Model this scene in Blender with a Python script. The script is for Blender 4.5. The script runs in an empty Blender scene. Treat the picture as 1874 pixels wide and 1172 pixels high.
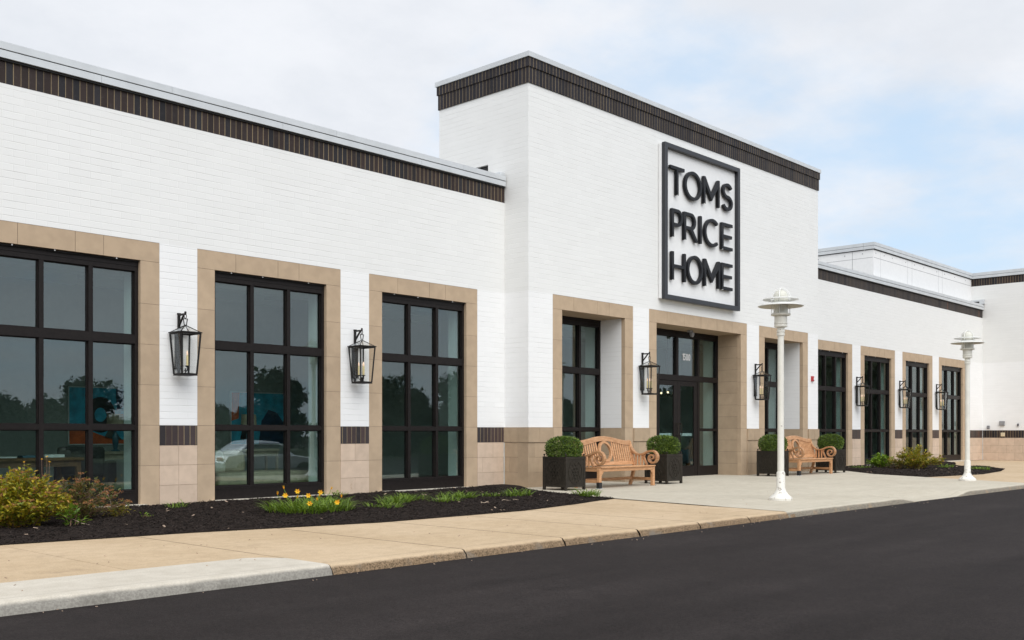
import bpy, bmesh, math, random
from mathutils import Vector, Matrix, noise
random.seed(7)
PI = math.pi; RAD = math.radians
S = bpy.context.scene
COL = S.collection
# ------------------------------------------------------------------ camera
cam = bpy.data.cameras.new('camera'); cam.lens = 35.83; cam.sensor_width = 36.0
cam.shift_y = 0.1106; cam.clip_end = 3000; cam.clip_start = 0.05
camo = bpy.data.objects.new('camera', cam); COL.objects.link(camo)
camo.location = (-15.268, -13.831, 1.098); camo.rotation_euler = (RAD(90), 0, RAD(43.093 - 90))
S.camera = camo
# ------------------------------------------------------------------ light, sky, exposure
SUN_AZ = RAD(240); SUN_EL = RAD(46)          # direction towards the sun, measured from +X to +Y
S.view_settings.view_transform = 'Standard'; S.view_settings.look = 'None'
S.view_settings.exposure = 1.0; S.view_settings.gamma = 1.0; S.view_settings.use_curve_mapping = False
sun = bpy.data.lights.new('sun', 'SUN'); sun.energy = 1.0; sun.angle = RAD(58); sun.color = (1.0, .97, .93)
suno = bpy.data.objects.new('sun', sun); COL.objects.link(suno)
sd = Vector((math.cos(SUN_AZ) * math.cos(SUN_EL), math.sin(SUN_AZ) * math.cos(SUN_EL), math.sin(SUN_EL)))
suno.rotation_euler = sd.to_track_quat('Z', 'Y').to_euler(); suno.location = sd * 60
W = bpy.data.worlds.new('World'); S.world = W; W.use_nodes = True
wn = W.node_tree.nodes; wl = W.node_tree.links; wn.clear()

def N(nt, typ, **kw):
    n = nt.nodes.new(typ)
    for k, v in kw.items():
        if k.startswith('i_'): n.inputs[int(k[2:])].default_value = v
        else: setattr(n, k, v)
    return n

def M_(nt, op, a, b=None, c=None):
    n = nt.nodes.new('ShaderNodeMath'); n.operation = op
    for i, v in enumerate((a, b, c)):
        if v is None: continue
        if isinstance(v, (int, float)): n.inputs[i].default_value = v
        else: nt.links.new(v, n.inputs[i])
    return n.outputs[0]

def MIX(nt, fac, a, b, blend='MIX'):
    n = nt.nodes.new('ShaderNodeMix'); n.data_type = 'RGBA'; n.blend_type = blend
    for s, v in ((n.inputs[0], fac), (n.inputs[6], a), (n.inputs[7], b)):
        if isinstance(v, (int, float)): s.default_value = v
        elif isinstance(v, tuple): s.default_value = (v[0], v[1], v[2], 1)
        else: nt.links.new(v, s)
    return n.outputs[2]

def RAMP(nt, fac, lo, hi):
    n = nt.nodes.new('ShaderNodeMapRange'); n.interpolation_type = 'SMOOTHSTEP'
    nt.links.new(fac, n.inputs[0]); n.inputs[1].default_value = lo; n.inputs[2].default_value = hi
    return n.outputs[0]

def NOISE(nt, vec, scale, detail=4, rough=.55):
    n = nt.nodes.new('ShaderNodeTexNoise'); n.inputs['Scale'].default_value = scale
    n.inputs['Detail'].default_value = detail; n.inputs['Roughness'].default_value = rough
    if vec is not None: nt.links.new(vec, n.inputs['Vector'])
    return n.outputs['Fac']

nt = W.node_tree
sky = N(nt, 'ShaderNodeTexSky', sky_type='NISHITA', sun_disc=False, sun_elevation=SUN_EL, sun_rotation=PI / 2 - SUN_AZ)
sky.air_density = 1.0; sky.dust_density = 1.5; sky.ozone_density = 1.2
tc = N(nt, 'ShaderNodeTexCoord')
sp = N(nt, 'ShaderNodeSeparateXYZ'); wl.new(tc.outputs['Generated'], sp.inputs[0])
zz = M_(nt, 'ADD', M_(nt, 'MAXIMUM', sp.outputs[2], 0.0), .22)
cb = N(nt, 'ShaderNodeCombineXYZ')
wl.new(M_(nt, 'DIVIDE', sp.outputs[0], zz), cb.inputs[0]); wl.new(M_(nt, 'DIVIDE', sp.outputs[1], zz), cb.inputs[1])
mp = N(nt, 'ShaderNodeMapping'); wl.new(cb.outputs[0], mp.inputs[0]); mp.inputs['Location'].default_value = (1.5, 9.2, 0)
n1 = NOISE(nt, mp.outputs[0], 1.15, 7, .56)
n2 = NOISE(nt, mp.outputs[0], 2.6, 6, .6)
# more blue openings to the right of the view (+X), solid cloud elsewhere
side = RAMP(nt, M_(nt, 'SUBTRACT', M_(nt, 'MULTIPLY', sp.outputs[0], .85), M_(nt, 'MULTIPLY', sp.outputs[1], .55)), -.35, .55)
cover = M_(nt, 'SUBTRACT', M_(nt, 'ADD', n1, .115), M_(nt, 'MULTIPLY', side, .09))
mask = RAMP(nt, cover, .345, .555)
shade = RAMP(nt, n2, .30, .70)
cloud = MIX(nt, shade, (3.90, 4.08, 4.38), (4.50, 4.62, 4.86))
blue = MIX(nt, .8, sky.outputs[0], (3.2, 4.0, 4.85))
skyc = MIX(nt, mask, blue, cloud)
# the overcast is brighter around the veiled sun (behind the camera)
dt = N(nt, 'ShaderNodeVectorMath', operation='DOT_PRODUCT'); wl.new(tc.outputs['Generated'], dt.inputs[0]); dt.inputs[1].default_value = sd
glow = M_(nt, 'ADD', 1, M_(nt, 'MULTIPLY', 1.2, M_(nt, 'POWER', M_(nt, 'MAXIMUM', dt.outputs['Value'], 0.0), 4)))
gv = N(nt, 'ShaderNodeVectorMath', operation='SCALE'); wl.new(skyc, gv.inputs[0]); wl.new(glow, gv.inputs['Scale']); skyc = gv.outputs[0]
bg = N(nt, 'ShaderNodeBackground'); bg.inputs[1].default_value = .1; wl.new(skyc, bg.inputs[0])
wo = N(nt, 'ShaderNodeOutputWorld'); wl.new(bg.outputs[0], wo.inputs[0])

# ------------------------------------------------------------------ materials
MT = {}
def newmat(name):
    m = bpy.data.materials.new(name); m.use_nodes = True
    nt = m.node_tree; b = nt.nodes['Principled BSDF']
    MT[name] = m
    return m, nt, b

def objco(nt): return N(nt, 'ShaderNodeTexCoord').outputs['Object']

def simple(name, col, rough=.6, metal=0, var=.12, scale=9, bump=0, bscale=60, spec=.5, island=0, coat=0, stain=None):
    m, nt, b = newmat(name)
    co = objco(nt)
    f = NOISE(nt, co, scale, 5)
    dk = tuple(c * (1 - var) for c in col); lt = tuple(min(1, c * (1 + var)) for c in col)
    c = MIX(nt, RAMP(nt, f, .3, .7), dk, lt)
    if island:
        g = N(nt, 'ShaderNodeNewGeometry')
        c = MIX(nt, 1.0, c, MIX(nt, g.outputs['Random Per Island'], (1 - island,) * 3, (1 + island * .6,) * 3), 'MULTIPLY')
    if stain:
        sc, lo, hi, scol, amt = stain
        sf = M_(nt, 'MULTIPLY', RAMP(nt, NOISE(nt, co, sc, 7, .65), lo, hi), amt)
        c = MIX(nt, sf, c, scol)
    nt.links.new(c, b.inputs['Base Color'])
    b.inputs['Roughness'].default_value = rough; b.inputs['Metallic'].default_value = metal
    b.inputs['Specular IOR Level'].default_value = spec
    if coat: b.inputs['Coat Weight'].default_value = coat
    if bump:
        bn = N(nt, 'ShaderNodeBump'); bn.inputs['Strength'].default_value = .6; bn.inputs['Distance'].default_value = bump
        nt.links.new(NOISE(nt, co, bscale, 6, .65), bn.inputs['Height']); nt.links.new(bn.outputs[0], b.inputs['Normal'])
    return m

def wall_uv(nt):
    co = objco(nt); s = N(nt, 'ShaderNodeSeparateXYZ'); nt.links.new(co, s.inputs[0])
    g = N(nt, 'ShaderNodeNewGeometry'); sn = N(nt, 'ShaderNodeSeparateXYZ'); nt.links.new(g.outputs['True Normal'], sn.inputs[0])
    fx = M_(nt, 'GREATER_THAN', M_(nt, 'ABSOLUTE', sn.outputs[0]), .5)
    u = M_(nt, 'ADD', M_(nt, 'MULTIPLY', s.outputs[0], M_(nt, 'SUBTRACT', 1, fx)), M_(nt, 'MULTIPLY', M_(nt, 'ADD', s.outputs[1], .05), fx))
    return co, u, s.outputs[2]

def mat_white_brick():
    m, nt, b = newmat('white_brick')
    co, u, z = wall_uv(nt)
    cz = N(nt, 'ShaderNodeCombineXYZ'); nt.links.new(M_(nt, 'MULTIPLY', u, .9), cz.inputs[0]); nt.links.new(z, cz.inputs[2])
    v = M_(nt, 'DIVIDE', z, .1016); row = M_(nt, 'FLOOR', v); fv = M_(nt, 'FRACT', v)
    wob = M_(nt, 'MULTIPLY', M_(nt, 'SUBTRACT', NOISE(nt, co, 7, 3), .5), .0035)
    dz = M_(nt, 'ADD', M_(nt, 'MULTIPLY', M_(nt, 'MINIMUM', fv, M_(nt, 'SUBTRACT', 1, fv)), .1016), wob)
    up = M_(nt, 'ADD', M_(nt, 'DIVIDE', u, .3048), M_(nt, 'MULTIPLY', M_(nt, 'MODULO', M_(nt, 'ABSOLUTE', row), 2), .5))
    fu = M_(nt, 'FRACT', up)
    du = M_(nt, 'MULTIPLY', M_(nt, 'MINIMUM', fu, M_(nt, 'SUBTRACT', 1, fu)), .3048)
    # gaps the paint did not close: broken along each course
    cg = N(nt, 'ShaderNodeCombineXYZ'); nt.links.new(M_(nt, 'MULTIPLY', u, 1.1), cg.inputs[0]); nt.links.new(M_(nt, 'MULTIPLY', row, 3.7), cg.inputs[1])
    gate = RAMP(nt, NOISE(nt, cg.outputs[0], 1.3, 5, .65), .42, .66)
    lz = M_(nt, 'SUBTRACT', 1, RAMP(nt, dz, .0012, .0062)); lu = M_(nt, 'SUBTRACT', 1, RAMP(nt, du, .001, .005))
    cell = N(nt, 'ShaderNodeTexWhiteNoise', noise_dimensions='2D'); cc = N(nt, 'ShaderNodeCombineXYZ')
    nt.links.new(M_(nt, 'FLOOR', up), cc.inputs[0]); nt.links.new(row, cc.inputs[1]); nt.links.new(cc.outputs[0], cell.inputs['Vector'])
    rnd = cell.outputs['Value']
    joint = M_(nt, 'MAXIMUM', M_(nt, 'MULTIPLY', lz, M_(nt, 'ADD', .06, M_(nt, 'MULTIPLY', gate, .94))), M_(nt, 'MULTIPLY', lu, M_(nt, 'MULTIPLY', gate, M_(nt, 'MULTIPLY', rnd, .45))))
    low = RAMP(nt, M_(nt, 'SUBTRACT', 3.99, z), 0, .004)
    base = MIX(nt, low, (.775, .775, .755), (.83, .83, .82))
    base = MIX(nt, 1.0, base, MIX(nt, rnd, (.975, .975, .975), (1, 1, 1)), 'MULTIPLY')
    base = MIX(nt, 1.0, base, MIX(nt, NOISE(nt, co, .7, 4), (.955, .955, .95), (1, 1, 1)), 'MULTIPLY')
    col = MIX(nt, M_(nt, 'MULTIPLY', joint, .34), base, (.46, .445, .42))
    nt.links.new(col, b.inputs['Base Color']); b.inputs['Roughness'].default_value = .55
    h = M_(nt, 'ADD', M_(nt, 'MULTIPLY', joint, -1.2), M_(nt, 'ADD', M_(nt, 'MULTIPLY', NOISE(nt, co, 38, 4), .25), M_(nt, 'MULTIPLY', rnd, .35)))
    h = M_(nt, 'SUBTRACT', h, M_(nt, 'MULTIPLY', M_(nt, 'MAXIMUM', lz, lu), .5))
    bn = N(nt, 'ShaderNodeBump'); bn.inputs['Strength'].default_value = .55; bn.inputs['Distance'].default_value = .004
    nt.links.new(h, bn.inputs['Height']); nt.links.new(bn.outputs[0], b.inputs['Normal'])
mat_white_brick()

def mat_soldier(name, warm):
    m, nt, b = newmat(name)
    co, u, z = wall_uv(nt)
    pitch = .1016
    v = M_(nt, 'DIVIDE', u, pitch); fl = M_(nt, 'FLOOR', v); fv = M_(nt, 'FRACT', v)
    d = M_(nt, 'MULTIPLY', M_(nt, 'MINIMUM', fv, M_(nt, 'SUBTRACT', 1, fv)), pitch)
    wn_ = N(nt, 'ShaderNodeTexWhiteNoise', noise_dimensions='1D'); nt.links.new(fl, wn_.inputs['W']); r = wn_.outputs['Value']
    r2n = N(nt, 'ShaderNodeTexWhiteNoise', noise_dimensions='1D'); nt.links.new(M_(nt, 'ADD', fl, .37), r2n.inputs['W']); r2 = r2n.outputs['Value']
    line = M_(nt, 'MULTIPLY', M_(nt, 'SUBTRACT', 1, RAMP(nt, M_(nt, 'ADD', d, M_(nt, 'MULTIPLY', NOISE(nt, co, 40, 3), .003)), 00.0044, .0088)), M_(nt, 'ADD', .30, M_(nt, 'MULTIPLY', RAMP(nt, r2, .1, .5), .65)))
    a, c2 = ((.062, .043, .041), (.040, .034, .036)) if warm == 2 else ((.036, .025, .022), (.022, .021, .024)) if warm else ((.024, .020, .0215), (.021, .020, .025))
    brick = MIX(nt, RAMP(nt, r, .35, .8), a, c2)
    brick = MIX(nt, 1.0, brick, MIX(nt, r2, (.78, .78, .78), (1.2, 1.2, 1.2)), 'MULTIPLY')
    odd = M_(nt, 'GREATER_THAN', r, .988)
    brick = MIX(nt, M_(nt, 'MULTIPLY', odd, .6), brick, (.14, .06, .035))
    brick = MIX(nt, M_(nt, 'MULTIPLY', RAMP(nt, NOISE(nt, co, 14, 6, .7), .5, .8), .25), brick, (.10, .09, .09))
    col = MIX(nt, line, brick, (.30, .23, .135))
    nt.links.new(col, b.inputs['Base Color']); b.inputs['Roughness'].default_value = .6; b.inputs['Specular IOR Level'].default_value = .2
    h = M_(nt, 'ADD', M_(nt, 'MULTIPLY', RAMP(nt, d, .003, .009), 1.0), M_(nt, 'ADD', M_(nt, 'MULTIPLY', NOISE(nt, co, 70, 4), .25), M_(nt, 'MULTIPLY', r, .5)))
    bn = N(nt, 'ShaderNodeBump'); bn.inputs['Strength'].default_value = .8; bn.inputs['Distance'].default_value = .005
    nt.links.new(h, bn.inputs['Height']); nt.links.new(bn.outputs[0], b.inputs['Normal'])
mat_soldier('soldier_brick', True); mat_soldier('base_soldier_brick', 2); mat_soldier('soldier_brick_cool', False)

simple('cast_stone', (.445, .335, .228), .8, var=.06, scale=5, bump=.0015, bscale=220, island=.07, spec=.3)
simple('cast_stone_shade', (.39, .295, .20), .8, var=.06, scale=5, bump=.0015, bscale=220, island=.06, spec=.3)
simple('pink_block', (.56, .435, .33), .85, var=.06, scale=6, bump=.002, bscale=240, island=.08, spec=.3, stain=(3.5, .62, .75, (.36, .22, .13), .5))
simple('tower_block', (.405, .305, .205), .85, var=.06, scale=6, bump=.002, bscale=240, island=.09, spec=.3, stain=(2.5, .6, .8, (.30, .2, .12), .4))
simple('mortar', (.17, .135, .10), .9)
simple('tan_mortar', (.27, .20, .14), .9)
simple('dark_mortar', (.10, .085, .07), .9)
simple('coping_metal', (.56, .58, .59), .42, .15, var=.05, scale=3)
simple('shadow_gap', (.02, .02, .02), .8)
simple('bronze_frame', (.0125, .0098, .0090), .45, .0, var=.2, scale=25, spec=.2, stain=(9, .62, .8, (.05, .035, .028), .35))
simple('white_panel', (.76, .76, .75), .5, var=.02)
simple('white_metal', (.78, .78, .77), .4, var=.03)
simple('sign_black', (.0085, .009, .0115), .42, .0, var=.15, scale=8, spec=.25)
simple('sign_frame', (.019, .0205, .025), .35, .0, var=.1, scale=3, spec=.5)
simple('lantern_iron', (.012, .0105, .0095), .5, .0, var=.3, scale=60, spec=.25)
simple('candle_wax', (.62, .52, .27), .5, var=.06)
simple('aged_paint', (.69, .67, .60), .5, var=.05, scale=6, stain=(13, .66, .70, (.12, .08, .06), .75))
simple('chipped_paint', (.72, .70, .64), .5, var=.05, scale=6, stain=(21, .575, .615, (.20, .16, .13), .8))
simple('lamp_white', (.80, .80, .77), .35, var=.03)
simple('lamp_under', (.50, .47, .40), .5, var=.04)
simple('planter_metal', (.026, .0215, .016), .55, .0, var=.2, scale=18, spec=.2, stain=(9, .55, .8, (.07, .06, .05), .4))
simple('soil', (.05, .035, .025), .95)
simple('red_plastic', (.42, .03, .035), .35)
simple('rubber_black', (.015, .015, .016), .5)
simple('box_grey', (.30, .30, .31), .5, .3)
simple('box_cream', (.62, .53, .36), .5)
simple('roof_membrane', (.45, .45, .44), .8)
simple('gypsum', (.56, .59, .565), .8, var=.02)
simple('interior_paint', (.33, .345, .31), .85, var=.03)
simple('ceiling_paint', (.58, .60, .58), .85, var=.02)
simple('wood_floor', (.13, .09, .06), .35, var=.25, scale=3)
simple('dark_wood', (.16, .08, .035), .45, var=.25, scale=6)
simple('pale_wood', (.42, .36, .26), .5, var=.1)
simple('fabric_beige', (.40, .33, .23), .9, var=.1, bump=.003)
simple('fabric_dark', (.035, .035, .033), .9, var=.15)
simple('fabric_blue', (.09, .16, .20), .9, var=.15)
simple('fabric_cream', (.62, .55, .44), .9, var=.08)
simple('art_teal', (.05, .42, .60), .55, var=.3, scale=5)
simple('art_blue', (.015, .045, .10), .55, var=.3, scale=5)
simple('art_orange', (.70, .13, .03), .55, var=.25, scale=6)
simple('art_grey', (.10, .11, .09), .6, var=.3, scale=5)
simple('paper_white', (.7, .7, .68), .6)
simple('ceramic_blue', (.06, .14, .18), .2)
simple('car_paint', (.75, .77, .79), .25, .3, var=.02, coat=.6)
simple('car_glass', (.01, .012, .014), .08)
simple('tyre_rubber', (.02, .02, .02), .8)
simple('wheel_alloy', (.5, .5, .52), .3, .8)
simple('lawn_grass', (.035, .05, .016), .9, var=.3, scale=.4)
simple('bark', (.10, .075, .055), .9, var=.3, scale=12)
simple('twig', (.17, .10, .06), .8, var=.3, scale=20)
simple('dry_twig', (.42, .33, .24), .8, var=.3, scale=20)
simple('light_chip', (.45, .33, .24), .8, island=.5)
simple('gauge_plastic', (.10, .10, .11), .4)
simple('sealant', (.52, .54, .53), .6)

def emis(name, col, st):
    m, nt, b = newmat(name); b.inputs['Base Color'].default_value = (*col, 1)
    b.inputs['Emission Color'].default_value = (*col, 1); b.inputs['Emission Strength'].default_value = st
emis('flame_bulb', (.85, .62, .45), .25)
emis('chandelier_bulb', (1.0, .72, .45), 1.4)

def mat_wood():
    m, nt, b = newmat('teak')
    co = objco(nt); mp = N(nt, 'ShaderNodeMapping'); nt.links.new(co, mp.inputs[0]); mp.inputs['Scale'].default_value = (3, 22, 22)
    f = NOISE(nt, mp.outputs[0], 2.2, 5, .6)
    g = N(nt, 'ShaderNodeNewGeometry')
    c = MIX(nt, RAMP(nt, f, .3, .7), (.40, .20, .088), (.60, .345, .18))
    c = MIX(nt, 1.0, c, MIX(nt, g.outputs['Random Per Island'], (.78, .75, .72), (1.10, 1.08, 1.06)), 'MULTIPLY')
    nt.links.new(c, b.inputs['Base Color']); b.inputs['Roughness'].default_value = .5
    bn = N(nt, 'ShaderNodeBump'); bn.inputs['Strength'].default_value = .25; bn.inputs['Distance'].default_value = .001
    nt.links.new(f, bn.inputs['Height']); nt.links.new(bn.outputs[0], b.inputs['Normal'])
mat_wood()

def mat_glass(name, tint, f0, power=5, rough=0.0):
    m = bpy.data.materials.new(name); m.use_nodes = True; nt = m.node_tree; nt.nodes.clear(); MT[name] = m
    g = N(nt, 'ShaderNodeNewGeometry')
    dp = N(nt, 'ShaderNodeVectorMath', operation='DOT_PRODUCT'); nt.links.new(g.outputs['Normal'], dp.inputs[0]); nt.links.new(g.outputs['Incoming'], dp.inputs[1])
    c = M_(nt, 'ABSOLUTE', dp.outputs['Value'])
    f = M_(nt, 'ADD', f0, M_(nt, 'MULTIPLY', 1 - f0, M_(nt, 'POWER', M_(nt, 'SUBTRACT', 1, M_(nt, 'MINIMUM', c, 1)), power)))
    t = N(nt, 'ShaderNodeBsdfTransparent'); t.inputs[0].default_value = (*tint, 1)
    gl = N(nt, 'ShaderNodeBsdfGlossy'); gl.inputs['Roughness'].default_value = rough; gl.inputs[0].default_value = (.90, .96, 1, 1)
    mx = N(nt, 'ShaderNodeMixShader'); nt.links.new(f, mx.inputs[0]); nt.links.new(t.outputs[0], mx.inputs[1]); nt.links.new(gl.outputs[0], mx.inputs[2])
    o = N(nt, 'ShaderNodeOutputMaterial'); nt.links.new(mx.outputs[0], o.inputs[0])
mat_glass('window_glass', (.83, .92, .90), .088)
mat_glass('lantern_glass', (.985, .985, .98), .012)
m, nt, b = newmat('lamp_glass'); b.inputs['Base Color'].default_value = (.80, .79, .70, 1); b.inputs['Roughness'].default_value = .25; b.inputs['Alpha'].default_value = .45

def mat_concrete(name, a, c2, stains, kerb=None, streak=None):
    m, nt, b = newmat(name)
    co = objco(nt)
    big = NOISE(nt, co, .55, 5, .6); fine = NOISE(nt, co, 95, 3, .6); mid = NOISE(nt, co, 6, 6, .65)
    c = MIX(nt, RAMP(nt, big, .32, .68), a, c2)
    c = MIX(nt, 1.0, c, MIX(nt, RAMP(nt, fine, .3, .7), (.86, .86, .86), (1.08, 1.08, 1.08)), 'MULTIPLY')
    c = MIX(nt, 1.0, c, MIX(nt, RAMP(nt, mid, .3, .72), (.92, .91, .89), (1.05, 1.05, 1.05)), 'MULTIPLY')
    if streak:
        mp = N(nt, 'ShaderNodeMapping'); nt.links.new(co, mp.inputs[0]); mp.inputs['Scale'].default_value = (.5, 3.2, 1); mp.inputs['Rotation'].default_value = (0, 0, .35)
        c = MIX(nt, M_(nt, 'MULTIPLY', RAMP(nt, NOISE(nt, mp.outputs[0], 1.2, 6, .6), .45, .75), .35), c, streak)
    c = MIX(nt, M_(nt, 'MULTIPLY', RAMP(nt, NOISE(nt, co, 1.7, 7, .7), .56, .72), .30), c, stains)
    sp = RAMP(nt, NOISE(nt, co, 23, 2, .5), .735, .765)
    c = MIX(nt, M_(nt, 'MULTIPLY', sp, .55), c, stains)
    if kerb:
        s0 = N(nt, 'ShaderNodeSeparateXYZ'); nt.links.new(co, s0.inputs[0])
        ln = M_(nt, 'SUBTRACT', 1, RAMP(nt, M_(nt, 'ABSOLUTE', M_(nt, 'ADD', s0.outputs[1], 6.735)), .004, .010))
        c = MIX(nt, M_(nt, 'MULTIPLY', ln, M_(nt, 'MULTIPLY', NOISE(nt, co, 2.5, 4), .8)), c, stains)
    if kerb:   # weathered, exposed-aggregate kerb face
        g = N(nt, 'ShaderNodeNewGeometry'); sn = N(nt, 'ShaderNodeSeparateXYZ'); nt.links.new(g.outputs['Normal'], sn.inputs[0])
        s = N(nt, 'ShaderNodeSeparateXYZ'); nt.links.new(co, s.inputs[0])
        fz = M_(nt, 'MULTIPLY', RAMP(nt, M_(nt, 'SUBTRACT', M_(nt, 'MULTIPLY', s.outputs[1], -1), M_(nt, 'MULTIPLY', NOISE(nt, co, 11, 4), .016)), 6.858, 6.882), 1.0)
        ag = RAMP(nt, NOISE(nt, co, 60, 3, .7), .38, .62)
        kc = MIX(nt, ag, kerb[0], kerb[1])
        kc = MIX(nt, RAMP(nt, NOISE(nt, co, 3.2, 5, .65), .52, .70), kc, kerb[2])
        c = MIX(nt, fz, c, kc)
    nt.links.new(c, b.inputs['Base Color']); b.inputs['Roughness'].default_value = .85; b.inputs['Specular IOR Level'].default_value = .3
    bn = N(nt, 'ShaderNodeBump'); bn.inputs['Strength'].default_value = .5; bn.inputs['Distance'].default_value = .003
    nt.links.new(M_(nt, 'ADD', fine, M_(nt, 'MULTIPLY', mid, .6)), bn.inputs['Height']); nt.links.new(bn.outputs[0], b.inputs['Normal'])
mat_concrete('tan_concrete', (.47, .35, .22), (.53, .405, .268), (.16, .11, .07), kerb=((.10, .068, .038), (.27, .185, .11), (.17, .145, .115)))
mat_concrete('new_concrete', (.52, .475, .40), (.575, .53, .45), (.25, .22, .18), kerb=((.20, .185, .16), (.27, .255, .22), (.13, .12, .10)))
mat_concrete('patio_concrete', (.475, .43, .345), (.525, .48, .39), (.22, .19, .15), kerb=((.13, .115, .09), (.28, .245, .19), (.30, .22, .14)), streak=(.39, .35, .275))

def mat_asphalt():
    m, nt, b = newmat('asphalt')
    co = objco(nt)
    mp = N(nt, 'ShaderNodeMapping'); nt.links.new(co, mp.inputs[0]); mp.inputs['Scale'].default_value = (.25, 1.3, 1); mp.inputs['Rotation'].default_value = (0, 0, -.12)
    st = NOISE(nt, mp.outputs[0], 1.1, 6, .6); fine = NOISE(nt, co, 140, 3, .6); big = NOISE(nt, co, .35, 4)
    c = MIX(nt, RAMP(nt, st, .3, .7), (.0165, .0130, .0122), (.0290, .0235, .0222))
    c = MIX(nt, RAMP(nt, big, .35, .7), c, (.0205, .0163, .0153))
    c = MIX(nt, 1.0, c, MIX(nt, RAMP(nt, fine, .3, .7), (.6, .6, .6), (1.4, 1.4, 1.4)), 'MULTIPLY')
    c = MIX(nt, 1.0, c, MIX(nt, RAMP(nt, NOISE(nt, co, 42, 2, .6), .3, .7), (.80, .80, .80), (1.20, 1.20, 1.20)), 'MULTIPLY')
    c = MIX(nt, 1.0, c, MIX(nt, RAMP(nt, NOISE(nt, co, 5, 6, .7), .3, .7), (.88, .88, .88), (1.12, 1.12, 1.12)), 'MULTIPLY')
    mp2 = N(nt, 'ShaderNodeMapping'); nt.links.new(co, mp2.inputs[0]); mp2.inputs['Scale'].default_value = (.5, 2.6, 1); mp2.inputs['Rotation'].default_value = (0, 0, .2)
    sc = M_(nt, 'MULTIPLY', RAMP(nt, NOISE(nt, mp2.outputs[0], 1.6, 8, .7), .63, .78), .35)
    c = MIX(nt, sc, c, (.045, .040, .038))
    spk = RAMP(nt, NOISE(nt, co, 55, 1, .5), .80, .83)
    c = MIX(nt, M_(nt, 'MULTIPLY', spk, .5), c, (.16, .10, .075))
    nt.links.new(c, b.inputs['Base Color']); b.inputs['Roughness'].default_value = .85; b.inputs['Specular IOR Level'].default_value = .12
    bn = N(nt, 'ShaderNodeBump'); bn.inputs['Strength'].default_value = .7; bn.inputs['Distance'].default_value = .004
    nt.links.new(fine, bn.inputs['Height']); nt.links.new(bn.outputs[0], b.inputs['Normal'])
mat_asphalt()

def mat_mulch():
    m, nt, b = newmat('mulch')
    co = objco(nt)
    mp = N(nt, 'ShaderNodeMapping'); nt.links.new(co, mp.inputs[0]); mp.inputs['Scale'].default_value = (1, 1.9, 1.5); mp.inputs['Rotation'].default_value = (0, 0, .5)
    v = NOISE(nt, mp.outputs[0], 28, 6, .7); w = NOISE(nt, co, 60, 4, .7)
    c = MIX(nt, RAMP(nt, v, .35, .68), (.008, .0065, .006), (.042, .031, .026))
    c = MIX(nt, M_(nt, 'MULTIPLY', RAMP(nt, w, .66, .74), .5), c, (.09, .05, .03))
    nt.links.new(c, b.inputs['Base Color']); b.inputs['Roughness'].default_value = .95; b.inputs['Specular IOR Level'].default_value = .08
    bn = N(nt, 'ShaderNodeBump'); bn.inputs['Strength'].default_value = 1.0; bn.inputs['Distance'].default_value = .02
    nt.links.new(M_(nt, 'ADD', v, M_(nt, 'MULTIPLY', w, .5)), bn.inputs['Height']); nt.links.new(bn.outputs[0], b.inputs['Normal'])
mat_mulch()
simple('mulch_chip', (.028, .021, .0178), .85, var=.3, scale=30, island=.8, spec=.12)

def mat_leaf(name, cols, rough=.5, trans=.25):
    m, nt, b = newmat(name)
    g = N(nt, 'ShaderNodeNewGeometry')
    cr = N(nt, 'ShaderNodeValToRGB'); nt.links.new(g.outputs['Random Per Island'], cr.inputs[0])
    els = cr.color_ramp.elements
    for i, c in enumerate(cols):
        p = i / (len(cols) - 1)
        e = els[i] if i < 2 else els.new(p)
        e.position = p; e.color = (*c, 1)
    # elements must be ordered; rebuild positions
    for i, e in enumerate(els): e.position = i / (len(cols) - 1); e.color = (*cols[i], 1)
    c = MIX(nt, 1.0, cr.outputs[0], MIX(nt, NOISE(nt, objco(nt), 4, 3), (.75, .75, .75), (1.2, 1.2, 1.2)), 'MULTIPLY')
    nt.links.new(c, b.inputs['Base Color']); b.inputs['Roughness'].default_value = rough
    tr = N(nt, 'ShaderNodeBsdfTranslucent'); nt.links.new(c, tr.inputs[0])
    mx = N(nt, 'ShaderNodeMixShader'); mx.inputs[0].default_value = trans
    nt.links.new(b.outputs[0], mx.inputs[1]); nt.links.new(tr.outputs[0], mx.inputs[2])
    nt.links.new(mx.outputs[0], nt.nodes['Material Output'].inputs[0])
mat_leaf('boxwood_leaf', [(.016, .032, .004), (.058, .105, .011), (.10, .165, .018), (.25, .34, .055)], .4, .15)
mat_leaf('spirea_leaf', [(.10, .15, .012), (.22, .24, .014), (.38, .33, .014), (.17, .20, .016), (.50, .37, .016), (.28, .26, .014), (.42, .20, .025)], .55)
mat_leaf('spirea_dark_leaf', [(.06, .085, .015), (.11, .125, .018), (.16, .15, .018), (.09, .075, .02), (.20, .09, .03)], .55)
mat_leaf('spirea_bloom', [(.30, .12, .045), (.38, .17, .06), (.22, .09, .04)], .8, .1)
mat_leaf('lily_leaf', [(.07, .14, .010), (.12, .21, .016), (.20, .29, .022), (.10, .18, .018)], .45, .3)
mat_leaf('bright_leaf', [(.11, .20, .010), (.18, .30, .018), (.24, .35, .025)], .45, .3)
mat_leaf('lily_petal', [(.85, .48, .015), (.88, .55, .02), (.80, .30, .015)], .6, .3)
mat_leaf('tree_leaf', [(.012, .019, .006), (.020, .030, .008), (.034, .046, .012)], .6, .2)

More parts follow.
